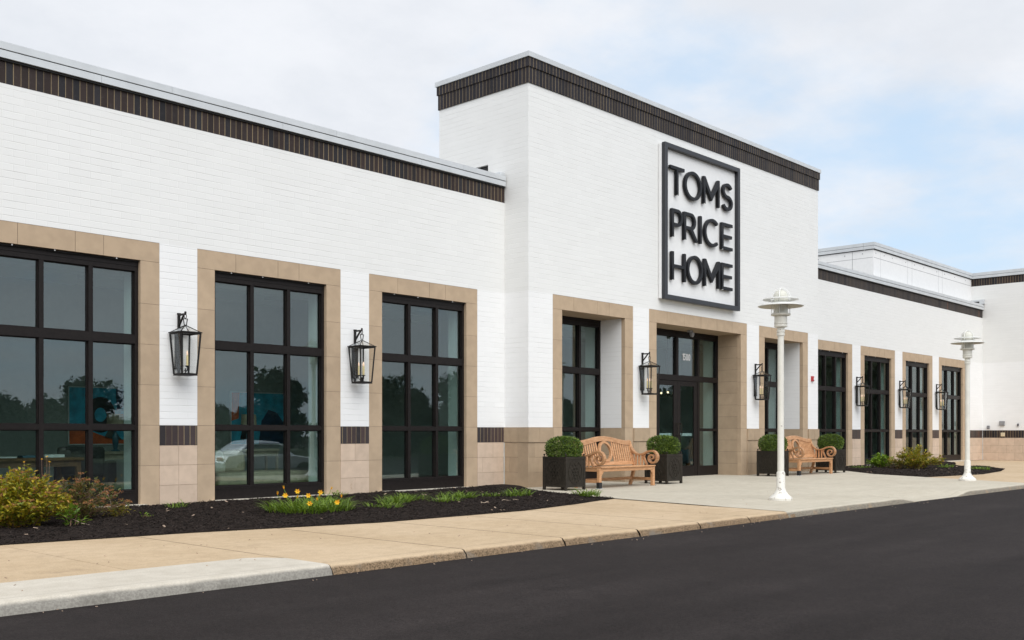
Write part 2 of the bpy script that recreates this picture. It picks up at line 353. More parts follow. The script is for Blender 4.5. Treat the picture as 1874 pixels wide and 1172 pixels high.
# ------------------------------------------------------------------ mesh helpers
class MB:
    def __init__(self): self.v = []; self.f = []; self.mi = []; self.cur = 0
    def add(self, vs, fs):
        o = len(self.v); self.v += [tuple(p) for p in vs]
        self.f += [tuple(i + o for i in f) for f in fs]; self.mi += [self.cur] * len(fs)
        return self
    def box(self, x0, x1, y0, y1, z0, z1):
        if x0 > x1: x0, x1 = x1, x0
        if y0 > y1: y0, y1 = y1, y0
        return self.add([(x0, y0, z0), (x1, y0, z0), (x1, y1, z0), (x0, y1, z0), (x0, y0, z1), (x1, y0, z1), (x1, y1, z1), (x0, y1, z1)],
                        [(3, 2, 1, 0), (4, 5, 6, 7), (0, 1, 5, 4), (1, 2, 6, 5), (2, 3, 7, 6), (3, 0, 4, 7)])
    def bar(self, a, b, w, h=None):          # square bar between two points
        a = Vector(a); b = Vector(b); h = h or w; d = (b - a).normalized()
        u = d.cross(Vector((0, 0, 1)))
        if u.length < .01: u = Vector((1, 0, 0))
        u.normalize(); v = u.cross(d); pts = []
        for p in (a, b):
            for s, t in ((-1, -1), (1, -1), (1, 1), (-1, 1)): pts.append(p + u * s * w / 2 + v * t * h / 2)
        return self.add(pts, [(3, 2, 1, 0), (4, 5, 6, 7), (0, 1, 5, 4), (1, 2, 6, 5), (2, 3, 7, 6), (3, 0, 4, 7)])
    def tube(self, path, r, n=8, cap=True):
        path = [Vector(p) for p in path]; rs = r if isinstance(r, (list, tuple)) else [r] * len(path)
        vs = []; ref = None
        for i, p in enumerate(path):
            d = (path[min(i + 1, len(path) - 1)] - path[max(i - 1, 0)]).normalized()
            if ref is None:
                ref = d.cross(Vector((0, 0, 1)))
                if ref.length < .05: ref = d.cross(Vector((1, 0, 0)))
            u = (ref - d * ref.dot(d)).normalized(); w = d.cross(u); ref = u
            for k in range(n):
                a = 2 * PI * k / n; vs.append(p + (u * math.cos(a) + w * math.sin(a)) * rs[i])
        fs = []
        for i in range(len(path) - 1):
            for k in range(n): fs.append((i * n + k, i * n + (k + 1) % n, (i + 1) * n + (k + 1) % n, (i + 1) * n + k))
        if cap: fs += [tuple(range(n))[::-1], tuple(range((len(path) - 1) * n, len(path) * n))]
        return self.add(vs, fs)
    def lathe(self, prof, n=32, c=(0, 0, 0), cap=True):
        vs = []; fs = []
        for r, z in prof:
            for k in range(n):
                a = 2 * PI * k / n; vs.append((c[0] + r * math.cos(a), c[1] + r * math.sin(a), c[2] + z))
        for i in range(len(prof) - 1):
            for k in range(n): fs.append((i * n + k, i * n + (k + 1) % n, (i + 1) * n + (k + 1) % n, (i + 1) * n + k))
        if cap: fs += [tuple(range(n))[::-1], tuple(range((len(prof) - 1) * n, len(prof) * n))]
        return self.add(vs, fs)
    def sphere(self, c, rx, ry=None, rz=None, n=12, m=8):
        ry = ry or rx; rz = rz or rx
        vs = [(c[0], c[1], c[2] - rz)]; fs = []
        for i in range(1, m):
            t = PI * i / m
            for k in range(n):
                a = 2 * PI * k / n; vs.append((c[0] + rx * math.sin(t) * math.cos(a), c[1] + ry * math.sin(t) * math.sin(a), c[2] - rz * math.cos(t)))
        vs.append((c[0], c[1], c[2] + rz)); L = len(vs) - 1
        for k in range(n):
            fs.append((0, 1 + (k + 1) % n, 1 + k)); fs.append((L, 1 + (m - 2) * n + k, 1 + (m - 2) * n + (k + 1) % n))
        for i in range(m - 2):
            for k in range(n): fs.append((1 + i * n + k, 1 + i * n + (k + 1) % n, 1 + (i + 1) * n + (k + 1) % n, 1 + (i + 1) * n + k))
        return self.add(vs, fs)
    def ribbon(self, path, th, x0, x1):      # band along a (y, z) path, extruded in x
        n = len(path); P = [Vector((p[0], p[1])) for p in path]; L = []; R = []
        for i in range(n):
            d = (P[min(i + 1, n - 1)] - P[max(i - 1, 0)]).normalized(); nr = Vector((-d.y, d.x))
            t = th[i] if isinstance(th, list) else th
            L.append(P[i] + nr * t / 2); R.append(P[i] - nr * t / 2)
        vs = [(x0, p.x, p.y) for p in L] + [(x0, p.x, p.y) for p in R] + [(x1, p.x, p.y) for p in L] + [(x1, p.x, p.y) for p in R]
        fs = []
        for i in range(n - 1):
            fs += [(i, i + 1, n + i + 1, n + i), (2 * n + i, 3 * n + i, 3 * n + i + 1, 2 * n + i + 1), (i, 2 * n + i, 2 * n + i + 1, i + 1), (n + i, n + i + 1, 3 * n + i + 1, 3 * n + i)]
        fs += [(0, n, 3 * n, 2 * n), (n - 1, 3 * n - 1, 4 * n - 1, 2 * n - 1)]
        return self.add(vs, fs)
    def build(self, name, mats, parent=None, bevel=0, smooth=False, loc=None, seg=1, auto=None):
        me = bpy.data.meshes.new(name); me.from_pydata(self.v, [], self.f)
        if isinstance(mats, str): mats = [mats]
        for m in mats: me.materials.append(MT[m])
        if len(mats) > 1: me.polygons.foreach_set('material_index', self.mi)
        bm = bmesh.new(); bm.from_mesh(me); bmesh.ops.recalc_face_normals(bm, faces=bm.faces)
        if bevel:
            es = [e for e in bm.edges if len(e.link_faces) == 2 and e.calc_face_angle(0) > .6]
            bmesh.ops.bevel(bm, geom=es, offset=bevel, segments=seg, profile=.6, affect='EDGES', clamp_overlap=True)
        bm.to_mesh(me); bm.free()
        o = bpy.data.objects.new(name, me); COL.objects.link(o)
        if smooth:
            me.polygons.foreach_set('use_smooth', [True] * len(me.polygons))
            if auto: me.set_sharp_from_angle(angle=RAD(auto))
        if parent: o.parent = parent
        if loc: o.location = loc
        return o

def tag(o, label=None, cat=None, group=None, kind=None):
    if label: o['label'] = label
    if cat: o['category'] = cat
    if group: o['group'] = group
    if kind: o['kind'] = kind
    return o
def thing(name, label, cat, loc=(0, 0, 0), rz=0, group=None):
    o = bpy.data.objects.new(name, None); COL.objects.link(o); o.location = loc; o.rotation_euler = (0, 0, rz)
    o.empty_display_size = .2
    return tag(o, label, cat, group)
def dup(root, loc, rz, label, group=None):
    def cp(o, par):
        c = o.copy(); COL.objects.link(c)
        if par: c.parent = par
        for ch in list(o.children): cp(ch, c)
        return c
    r = cp(root, None); r.location = loc; r.rotation_euler = (0, 0, rz); r['label'] = label
    if group: r['group'] = group
    return r

def wall_grid(mb, axis, a0, a1, z0, z1, d0, d1, holes=()):
    """watertight wall along axis ('x' or 'y') between depths d0<d1 with rectangular holes (a,b,z,z)."""
    A = sorted({a0, a1} | {max(a0, min(a1, h[k])) for h in holes for k in (0, 1)})
    Z = sorted({z0, z1} | {max(z0, min(z1, h[k])) for h in holes for k in (2, 3)})
    def solid(i, j):
        if i < 0 or j < 0 or i >= len(A) - 1 or j >= len(Z) - 1: return False
        ca = (A[i] + A[i + 1]) / 2; cz = (Z[j] + Z[j + 1]) / 2
        return not any(h[0] < ca < h[1] and h[2] < cz < h[3] for h in holes)
    P = (lambda a, d, z: (a, d, z)) if axis == 'x' else (lambda a, d, z: (d, a, z))
    idx = {}
    def vid(a, d, z):
        k = (a, d, z)
        if k not in idx: idx[k] = len(vs); vs.append(P(a, d, z))
        return idx[k]
    vs = []; fs = []
    for i in range(len(A) - 1):
        for j in range(len(Z) - 1):
            if not solid(i, j): continue
            x0, x1, y0, y1 = A[i], A[i + 1], Z[j], Z[j + 1]
            fs.append((vid(x0, d0, y0), vid(x1, d0, y0), vid(x1, d0, y1), vid(x0, d0, y1)))
            fs.append((vid(x0, d1, y0), vid(x0, d1, y1), vid(x1, d1, y1), vid(x1, d1, y0)))
            for di, dj, (p, q), (r, s) in ((-1, 0, (x0, y0), (x0, y1)), (1, 0, (x1, y0), (x1, y1)), (0, -1, (x0, y0), (x1, y0)), (0, 1, (x0, y1), (x1, y1))):
                if not solid(i + di, j + dj): fs.append((vid(p, d0, q), vid(r, d0, s), vid(r, d1, s), vid(p, d1, q)))
    mb.add(vs, fs); return mb

# ------------------------------------------------------------------ THE STORE
YL, YR = .66, .73
store = thing('store_building', 'white painted brick store with tan stone window surrounds and dark brick bands', 'building')
LEFT_OP = [(-10.07, -7.924), (-6.68, -4.51), (-3.26, -1.103)]          # clear openings
RIGHT_OP = [(14.02, 16.187), (17.42, 19.585), (20.84, 23.02), (24.26, 26.46)]
T_OP = [(1.058, 3.244), (4.474, 8.275), (9.515, 11.69)]
SW = .306; ZT = 3.988; ZL = 3.69
XL0 = -16.0; XR1 = 28.721
def outer(ops): return [(a - SW, b + SW) for a, b in ops]

# white brick
wb = MB()
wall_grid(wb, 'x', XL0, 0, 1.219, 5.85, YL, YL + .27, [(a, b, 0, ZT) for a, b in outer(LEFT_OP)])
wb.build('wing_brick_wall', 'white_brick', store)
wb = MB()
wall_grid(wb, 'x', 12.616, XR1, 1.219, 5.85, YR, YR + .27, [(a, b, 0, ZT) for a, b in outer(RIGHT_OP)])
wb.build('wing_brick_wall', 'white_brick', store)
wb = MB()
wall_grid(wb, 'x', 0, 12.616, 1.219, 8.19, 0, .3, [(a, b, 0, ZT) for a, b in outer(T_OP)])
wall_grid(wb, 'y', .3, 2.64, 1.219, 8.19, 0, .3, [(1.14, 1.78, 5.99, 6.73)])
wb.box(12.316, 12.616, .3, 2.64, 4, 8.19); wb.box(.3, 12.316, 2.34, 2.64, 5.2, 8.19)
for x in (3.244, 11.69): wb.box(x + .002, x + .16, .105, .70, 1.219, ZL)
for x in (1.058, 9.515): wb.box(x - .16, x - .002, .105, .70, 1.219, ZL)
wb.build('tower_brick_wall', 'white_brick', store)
sc = MB(); sc.box(.05, .25, 1.145, 1.775, 5.995, 6.725); sc.build('scupper', 'shadow_gap', store)
# return wall at the far right and the tall block behind
wb = MB(); wb.box(XR1, XR1 + 9, -3.0, 4.0, 1.219, 7.19); wb.build('return_brick_wall', 'white_brick', store)
pb = MB(); pb.box(19.134, XR1, 1.173, 9, 5.2, 7.51); pb.build('penthouse_wall', 'white_panel', store)
pj = MB()
pj.box(19.131, 19.1335, 1.2, 8.9, 7.205, 7.218); pj.box(19.15, XR1, 1.170, 1.1725, 7.205, 7.218)
pj.box(19.1305, 19.133, 1.93, 1.945, 5.3, 7.50)
for x in (19.72, 22.1, 22.5, 25.1, 25.5): pj.box(x, x + .006, 1.1703, 1.1727, 5.3, 7.50)
for x in (19.3, 20.0, 20.7, 21.9, 22.7, 23.6, 24.9, 25.7, 26.8, 28.0): pj.box(x, x + .03, 1.160, 1.1725, 7.355, 7.385)
for y in (1.55, 2.2, 3.2, 4.2): pj.box(19.121, 19.1335, y, y + .03, 7.355, 7.385)
pj.build('panel_joint', 'box_grey', store)
rf = MB(); rf.box(XL0, -.01, YL + .3, 14, 5.55, 5.7); rf.box(12.63, 19.12, YR + .3, 14, 5.55, 5.7); rf.box(.3, 12.3, .3, 2.33, 8.3, 8.4); rf.box(0, 12.616, 2.65, 14, 5.54, 5.69); rf.box(19.134, XR1, 1.173, 9, 7.56, 7.64)
rf.build('roof', 'roof_membrane', store)

# soldier-course bands
sb = MB(); sb.box(XL0, -.012, YL - .004, YL + .27, 5.852, 6.165); sb.build('wing_brick_band', 'soldier_brick', store)
sb = MB(); sb.box(12.62, XR1 - .002, YR - .004, YR + .27, 5.852, 6.165); sb.build('wing_brick_band', 'soldier_brick_cool', store)
sb = MB(); sb.box(-.022, 12.638, -.022, 2.66, 8.192, 8.508); sb.box(-.045, 12.66, -.045, 2.68, 8.510, 8.70); sb.build('tower_brick_band', 'soldier_brick_cool', store)
sb = MB(); sb.box(XR1 - .004, XR1 + 9, -3.004, 4.0, 7.192, 7.497); sb.build('return_brick_band', 'soldier_brick', store)
def low_bands(x0, x1, ops, Y, mb):
    xs = [x0] + [q for o in outer(ops) for q in o] + [x1]
    for a, b in zip(xs[0::2], xs[1::2]): MB().box(a + .002, b - .002, Y - .002, Y + .27, .916, 1.217).build('low_brick_band', 'base_soldier_brick', store)
sb = MB(); low_bands(XL0, -.008, LEFT_OP, YL, sb); low_bands(12.65, XR1 - .006, RIGHT_OP, YR, sb); sb.box(XR1 - .003, XR1 + 9, -3.002, YR - .003, .916, 1.217)
sb.build('low_brick_band', 'soldier_brick', store)

# stone blocks: separate boxes with open joints in front of a mortar backing
def blocks(mb, axis, a0, a1, z0, rows, Y, th, L=.61, H=.305, off=0, gap=.005, stag=1):
    for r in range(rows):
        zb = z0 + r * H; s = off + (L / 2 if r % 2 and stag else 0)
        cuts = [a0]; k = math.floor((a0 - s) / L) + 1
        while s + k * L < a1 - .03:
            if s + k * L > a0 + .03: cuts.append(s + k * L)
            k += 1
        cuts.append(a1)
        for p, q in zip(cuts[:-1], cuts[1:]):
            j = random.uniform(0, .0015)
            mb.cur = 0
            if axis == 'x': mb.box(p + gap / 2, q - gap / 2, Y - j, Y + th, zb + gap / 2, zb + H - gap / 2)
            else: mb.box(Y - j, Y + th, p + gap / 2, q - gap / 2, zb + gap / 2, zb + H - gap / 2)
    mb.cur = 1
    if axis == 'x': mb.box(a0 + .006, a1 - .006, Y + .006, Y + th - .01, z0, z0 + rows * H - .004)
    else: mb.box(Y + .006, Y + th - .01, a0 + .006, a1 - .006, z0, z0 + rows * H - .004)
    mb.cur = 0
bl = MB()
xs = [XL0] + [q for o in outer(LEFT_OP) for q in o] + [-.006]
for i, (a, b) in enumerate(zip(xs[0::2], xs[1::2])): bl = MB(); w_ = b - a; blocks(bl, 'x', a, b, -.002, 3, YL - .002, .25, L=(w_ / 2 if i == 1 else w_ if i == 2 else .61), off=(a if i == 1 else a + w_ / 2 if i == 2 else a + .45), stag=i != 1); bl.build('stone_base', ['pink_block', 'tan_mortar'], store)
bl = MB()
xs = [12.65] + [q for o in outer(RIGHT_OP) for q in o] + [XR1 - .005]
for a, b in zip(xs[0::2], xs[1::2]): bl = MB(); blocks(bl, 'x', a, b, -.002, 3, YR - .002, .25, off=a + .2); bl.build('stone_base', ['pink_block', 'mortar'], store)
bl = MB(); blocks(bl, 'y', -3.0, YR - .006, -.002, 3, XR1 - .003, .25, off=.1)
bl.build('stone_base', ['pink_block', 'mortar'], store)
bl = MB()
xs = [-.022] + [q for o in outer(T_OP) for q in o] + [12.638]
for a, b in zip(xs[0::2], xs[1::2]):
    bl = MB(); blocks(bl, 'x', a, b, -.002, 3, -.012, .28, off=a + .2); blocks(bl, 'x', a, b, .914, 1, -.034, .29, off=a + .33); bl.build('tower_stone_base', ['tower_block', 'mortar'], store)
bl = MB()
blocks(bl, 'y', -.0115 + .282, YL - .002, -.002, 3, -.022, .2, off=.2); blocks(bl, 'y', .26, YL - .0025, .914, 1, -.034, .2, off=.5)
bl.cur = 0
bl.box(-.0215, .2, -.0105, .268, .0, .9125); bl.box(-.0335, .2, -.032, .258, .9165, 1.2175)
bl.build('tower_stone_base', ['tower_block', 'mortar'], store)
bl = MB(); blocks(bl, 'y', .28, .72, -.002, 4, 12.40, .238, off=.2); bl.build('tower_stone_base', ['tower_block', 'mortar'], store)
for x, s in ((3.244, 1), (11.69, 1)): bl = MB(); blocks(bl, 'y', .105, .70, -.002, 4, x + .0, .15, off=.3); bl.build('stone_return', ['tower_block', 'mortar'], store)
for x in (1.058, 9.515): bl = MB(); bl.box(x - .15, x - .001, .105, .70, 0, 1.217); bl.build('stone_return', 'tower_block', store)

# window surrounds
def surround(a, b, Y, parent, deep=.10, cuts=None, name='stone_surround', mat='cast_stone'):
    mb = MB(); g = .004; th = .3
    zc = [0, .61, 1.219, 1.829, 2.438, 3.048, ZL]
    fy = Y + .004
    for x0, x1, rv in ((a - SW, a, 1), (b, b + SW, 1)):
        for z0, z1 in zip(zc[:-1], zc[1:]):
            j = random.uniform(0, .0015); mb.box(x0 + .003, x1, fy - j, Y + deep, z0 + g / 2, z1 - g / 2)
    n = max(3, round((b - a + 2 * SW) / .74)); L = (b - a + 2 * SW) / n
    w = [.9, 1.05, .55, 1.15] if n == 4 else [1] * n
    w = [q * n / sum(w) for q in w]; x = a - SW
    for q in w:
        j = random.uniform(0, .0015); mb.box(x + .003, x + q * L - .003, fy - j, Y + deep, ZL + g / 2, ZT - .003); x += q * L
    mb.cur = 1
    mb.box(a - SW, a - .006, fy + .005, Y + deep - .004, 0, ZL); mb.box(b + .006, b + SW, fy + .005, Y + deep - .004, 0, ZL); mb.box(a - SW, b + SW, fy + .005, Y + deep - .004, ZL + .006, ZT)
    return mb.build(name, [mat, 'dark_mortar'], parent)

def window(a, b, Y, cols=3, fy=.07, name='window'):
    """frame mesh with pane, surround, sill and lintel cable as sub-parts; Y is the wall face, fy the frame setback"""
    F = Y + fy; D = .12; m = MB(); s = .05; mw = .065
    Zs = [(.0, .245), (1.148, 1.223), (2.44, 2.57), (3.53, ZL)]
    m.box(a, a + s, F, F + D, 0, ZL); m.box(b - s, b, F, F + D, 0, ZL)
    pw = (b - a - 2 * s - (cols - 1) * mw) / cols; xs = []
    x = a + s
    for i in range(cols):
        xs.append((x, x + pw))
        x += pw
        if i < cols - 1: m.box(x, x + mw, F + .003, F + D - .003, .2455, 3.5295); x += mw
    for k, (z0, z1) in enumerate(Zs): m.box(a + s, b - s, F + (0 if k != 1 else .004), F + D, z0, z1)
    m.box(a + s + .01, b - s - .01, F - .006, F, .205, .215); m.box(a + .01, b - .01, F - .008, F, 3.60, 3.612); m.box(a + .002, b - .002, F - .012, F, 3.655, 3.685)
    for x0, x1 in xs:        # glazing beads
        for z0, z1 in ((.245, 1.148), (1.223, 2.44), (2.57, 3.53)):
            m.box(x0, x1, F + .045, F + .056, z0, z0 + .016); m.box(x0, x0 + .014, F + .045, F + .056, z0 + .016, z1 - .016); m.box(x1 - .014, x1, F + .045, F + .056, z0 + .016, z1 - .016); m.box(x0, x1, F + .045, F + .056, z1 - .016, z1)
    w = m.build(name, 'bronze_frame', store)
    g = MB()
    for x0, x1 in xs:
        for z0, z1 in ((.245, 1.148), (1.223, 2.44), (2.57, 3.53)):
            g.box(x0 - .004, x1 + .004, F + .060, F + .068, z0 - .004, z1 + .004); ta, tb = random.gauss(0, .0022), random.gauss(0, .0016)
            for i in range(len(g.v) - 8, len(g.v)): v = g.v[i]; g.v[i] = (v[0], v[1] + (v[0] - (x0 + x1) / 2) * ta + (v[2] - (z0 + z1) / 2) * tb, v[2])
    g.build('pane', 'window_glass', w)
    return w, F
for Y, ops in ((YL, LEFT_OP), (YR, RIGHT_OP)):
    for a, b in ops:
        w, F = window(a, b, Y)
        surround(a, b, Y, w)
        s = MB(); s.box(a - .06, b + .06, Y - .10, Y + .2, -.12, .034); s.build('sill', 'new_concrete', w)
        c = MB(); c.tube([(a + (b - a) * t / 8, Y + .03, 3.672 - .006 * math.sin(t * 2.1)) for t in range(9)], .005, 5)
        c.cur = 1
        for t in (.14, .41, .83): c.box(a + (b - a) * t, a + (b - a) * t + .012, Y + .015, Y + .03, 3.668, 3.69)
        c.build('lintel_cable', ['rubber_black', 'white_metal'], w)
for a, b in (T_OP[0], T_OP[2]):
    w, F = window(a, b, 0, fy=.70)
    surround(a, b, 0, w, deep=.105)
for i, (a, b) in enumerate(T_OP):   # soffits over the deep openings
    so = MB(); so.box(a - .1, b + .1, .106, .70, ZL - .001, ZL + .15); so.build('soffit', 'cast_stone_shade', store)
# entrance
a, b = T_OP[1]
F = .69; D = .12; m = MB()
for x0, x1 in ((a, a + .05), (b - .05, b)): m.box(x0, x1, F, F + D, 0, ZL)
for x0, x1 in ((5.36, 5.45), (7.30, 7.39)): m.box(x0, x1, F + .003, F + D - .003, 0, 3.53)
m.box(6.33, 6.42, F + .003, F + D - .003, 2.57, 3.53)
m.box(a + .05, b - .05, F, F + D, 3.53, ZL); m.box(a + .05, b - .05, F + .001, F + D, 2.43, 2.57)
for x0, x1 in ((a + .05, 5.36), (7.39, b - .05)):
    m.box(x0, x1, F + .004, F + D, 0, .25); m.box(x0, x1, F + .006, F + D, 1.15, 1.225)
m.box(a + .02, b - .02, F - .008, F, 3.60, 3.612)
ent = m.build('entrance_frame', 'bronze_frame', store)
g = MB()
for x0, x1, z0, z1 in ((a + .05, 5.36, .25, 1.15), (a + .05, 5.36, 1.225, 2.43), (a + .05, 5.36, 2.57, 3.53), (5.45, 6.33, 2.57, 3.53), (6.42, 7.30, 2.57, 3.53), (7.39, b - .05, .25, 1.15), (7.39, b - .05, 1.225, 2.43), (7.39, b - .05, 2.57, 3.53)):
    g.box(x0 - .003, x1 + .003, F + .058, F + .07, z0 - .003, z1 + .003)
g.build('pane', 'window_glass', ent)
surround(a, b, 0, ent, deep=.105)
for x0, x1, hs in ((5.455, 6.372, -1), (6.378, 7.295, 1)):
    d = MB(); f0, f1 = F + .012, F + .058
    d.box(x0, x0 + .145, f0, f1, .012, 2.42); d.box(x1 - .145, x1, f0, f1, .012, 2.42)
    d.box(x0 + .145, x1 - .145, f0, f1, .012, .27); d.box(x0 + .145, x1 - .145, f0, f1, 2.30, 2.42)
    d.box(x0 + .15, x1 - .15, f0 - .006, f0, .235, .25)
    do = d.build('door', 'bronze_frame', store, bevel=.003)
    g = MB(); g.box(x0 + .14, x1 - .14, F + .03, F + .04, .265, 2.305); g.build('pane', 'window_glass', do)
    hx = x1 - .07 if hs < 0 else x0 + .07
    h = MB(); h.tube([(hx, f0, 1.04), (hx, f0 - .07, 1.04), (hx, f0 - .085, 1.055), (hx, f0 - .085, 1.325), (hx, f0 - .07, 1.34), (hx, f0, 1.34)], .011, 8); h.build('handle', 'planter_metal', do, smooth=True, auto=40)
    p = MB(); p.box(x0 + .16, x1 - .16, F + .075, F + .12, 1.03, 1.10); p.build('push_bar', 'coping_metal', do)
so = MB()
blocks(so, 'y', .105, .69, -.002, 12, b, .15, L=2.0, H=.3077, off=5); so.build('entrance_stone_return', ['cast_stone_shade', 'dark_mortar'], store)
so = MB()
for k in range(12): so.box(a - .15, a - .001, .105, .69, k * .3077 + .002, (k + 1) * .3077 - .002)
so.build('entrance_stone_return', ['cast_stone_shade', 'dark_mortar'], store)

# street number
# copings in lengths with open seams
def coping(segs, axis, y0, y1, zs, name, mat='coping_metal', gap=True):
    m = MB()
    for (z0, z1), step, o, yo in zs:
        x0, x1 = segs; x = x0 + o
        cuts = [x0]
        while x < x1 - .3:
            if x > x0 + .3: cuts.append(x)
            x += step
        cuts.append(x1)
        for p, q in zip(cuts[:-1], cuts[1:]):
            if axis == 'x': m.box(p + .002, q - .002, y0 - yo, y1, z0, z1)
            else: m.box(y0 - yo, y1, p + .002, q - .002, z0, z1)
    if gap:
        m.cur = 1; z0 = zs[0][0][1]; z1 = zs[1][0][0]
        if axis == 'x': m.box(segs[0] + .03, segs[1] - .01, y0 + .02, y1 - .02, z0 - .04, z1 + .04); m.box(segs[0] + .05, segs[1], y0 + .03, y1 - .01, zs[0][0][0] - .028, zs[0][0][0])
        else: m.box(y0 + .02, y1 - .02, segs[0], segs[1], z0 - .04, z1 + .04); m.box(y0 + .03, y1 - .01, segs[0], segs[1], zs[0][0][0] - .022, zs[0][0][0])
    return m.build(name, [mat, 'shadow_gap'], store)
coping((XL0, -.03), 'x', YL - .065, YL + .34, [((6.178, 6.278), 3.1, 1.25, 0), ((6.292, 6.392), 3.1, 2.35, .006)], 'wing_coping')
coping((12.64, XR1 - .03), 'x', YR - .065, YR + .34, [((6.178, 6.278), 3.1, 1.25, 0), ((6.292, 6.392), 3.1, 2.35, .006)], 'wing_coping')
cp = MB(); cp.box(-.17, -.032, YL - .05, YL + .36, 6.392, 6.47); cp.build('coping_end_cap', 'coping_metal', store, bevel=.015)
cp = MB(); cp.box(-.07, 12.685, -.07, 2.71, 8.70, 8.80); cp.build('tower_coping', 'coping_metal', store)
coping((-3.05, 4.0), 'y', XR1 - .05, XR1 + .5, [((7.50, 7.605), 3.1, 1.1, 0), ((7.617, 7.735), 3.1, 2.3, .006)], 'return_coping')
coping((19.08, XR1 - .06), 'x', 1.12, 1.5, [((7.505, 7.61), 3.1, 1.25, 0), ((7.622, 7.735), 3.1, 1.25, .006)], 'penthouse_coping')
coping((1.504, 8.9), 'y', 19.08, 19.5, [((7.5055, 7.6105), 3.1, 1.0, 0), ((7.6225, 7.7355), 3.1, 1.0, .006)], 'penthouse_side_coping')
ob = MB(); ob.box(XR1 - .16, XR1 - .004, .62, 1.14, 6.42, 6.60); ob.cur = 1; ob.box(XR1 - .165, XR1 - .02, .80, 1.10, 6.46, 6.53); ob.build('roof_scupper', ['coping_metal', 'shadow_gap'], store)
for q in ((-.034, -.006, YL - .020, YL - .0045, 0, .912), (XR1 - .03, XR1 - .006, YR - .022, YR - .007, 0, 1.21)): MB().box(*q).build('sealant_joint', 'sealant', store)
#, -.006, YL - .020, YL - .0045, 0, .912); sl.box(XR1 - .03, XR1 - .006, YR - .022, YR - .007, 0, 1.21); sl.build('sealant_joint', 'sealant', store)

# interior shell
il = MB()
wall_grid(il, 'x', XL0, -.25, 0, 4.3, .94, 1.19, [(p, q, .2, ZL - .1) for p, q in LEFT_OP])
wall_grid(il, 'x', 12.85, XR1, 0, 4.3, 1.01, 1.22, [(p, q, .2, ZL - .1) for p, q in RIGHT_OP])
wall_grid(il, 'x', -.24, 12.84, 0, 4.3, .83, 1.15, [(p, q, .02, ZL - .1) for p, q in T_OP])
il.build('window_liner', 'gypsum', store)
il = MB(); il.box(XL0, XR1, 6.0, 6.2, 0, 4.3); il.box(XL0 - .2, XL0, .94, 6.2, 0, 4.3); il.box(-2.3, -2.1, 2.6, 6.0, 0, 4.3); il.box(4.3, 4.45, 3.2, 6.0, 0, 4.3); il.box(XR1 - .2, XR1 - .003, 1.3, 5.99, 0, 4.3)
il.build('interior_wall', 'interior_paint', store)
il = MB(); il.box(XL0, XR1, .93, 6.2, -.1, .0); il.build('interior_floor', 'wood_floor', store)
il = MB(); il.box(XL0, XR1, .95, 6.2, 4.3, 4.5)
for y in (1.9, 3.4, 4.9): il.box(XL0, XR1, y, y + .35, 3.85, 4.29)
for x in range(-15, 28, 4): il.box(x, x + .3, 1.2, 6.0, 3.95, 4.28)
il.build('interior_ceiling', 'ceiling_paint', store)

# ------------------------------------------------------------------ SIGN
sg = thing('wall_sign', 'tall framed white sign with dark raised letters reading TOMS PRICE HOME', 'sign', (6.22, 0, 4.24))
ox, oz = 6.22, 4.24
m = MB(); m.box(4.525 - ox, 7.895 - ox, -.085, -.012, 4.262 - oz, 7.90 - oz); m.build('panel', 'white_panel', sg, bevel=.004)
m = MB(); f0, f1 = -.188, -.086; X0, X1, Z0, Z1 = 4.555 - ox, 7.925 - ox, 4.245 - oz, 7.918 - oz; bw = .112
m.box(X0, X0 + bw, f0, f1, Z0, Z1); m.box(X1 - bw, X1, f0, f1, Z0, Z1); m.box(X0 + bw, X1 - bw, f0 + .001, f1, Z0, Z0 + bw); m.box(X0 + bw, X1 - bw, f0 + .001, f1, Z1 - bw, Z1)
m.build('frame', 'sign_frame', sg, bevel=.006)
for q in (4.5, 7.5): MB().box(4.62 - ox, 7.8 - ox, -.011, -.001, q - oz, q + .1 - oz).build('mounting_rail', 'coping_metal', sg)
def arc(cx, cz, rx, rz, a0, a1, n=28): return [(cx + rx * math.cos(RAD(a0 + (a1 - a0) * i / n)), cz + rz * math.sin(RAD(a0 + (a1 - a0) * i / n))) for i in range(n + 1)]
def stroke(pts, w):
    P = [Vector(p) for p in pts]; L = []; R = []
    for i in range(len(P)):
        d = (P[min(i + 1, len(P) - 1)] - P[max(i - 1, 0)]).normalized(); n = Vector((-d.y, d.x))
        L.append(tuple(P[i] + n * w / 2)); R.append(tuple(P[i] - n * w / 2))
    return L + R[::-1]
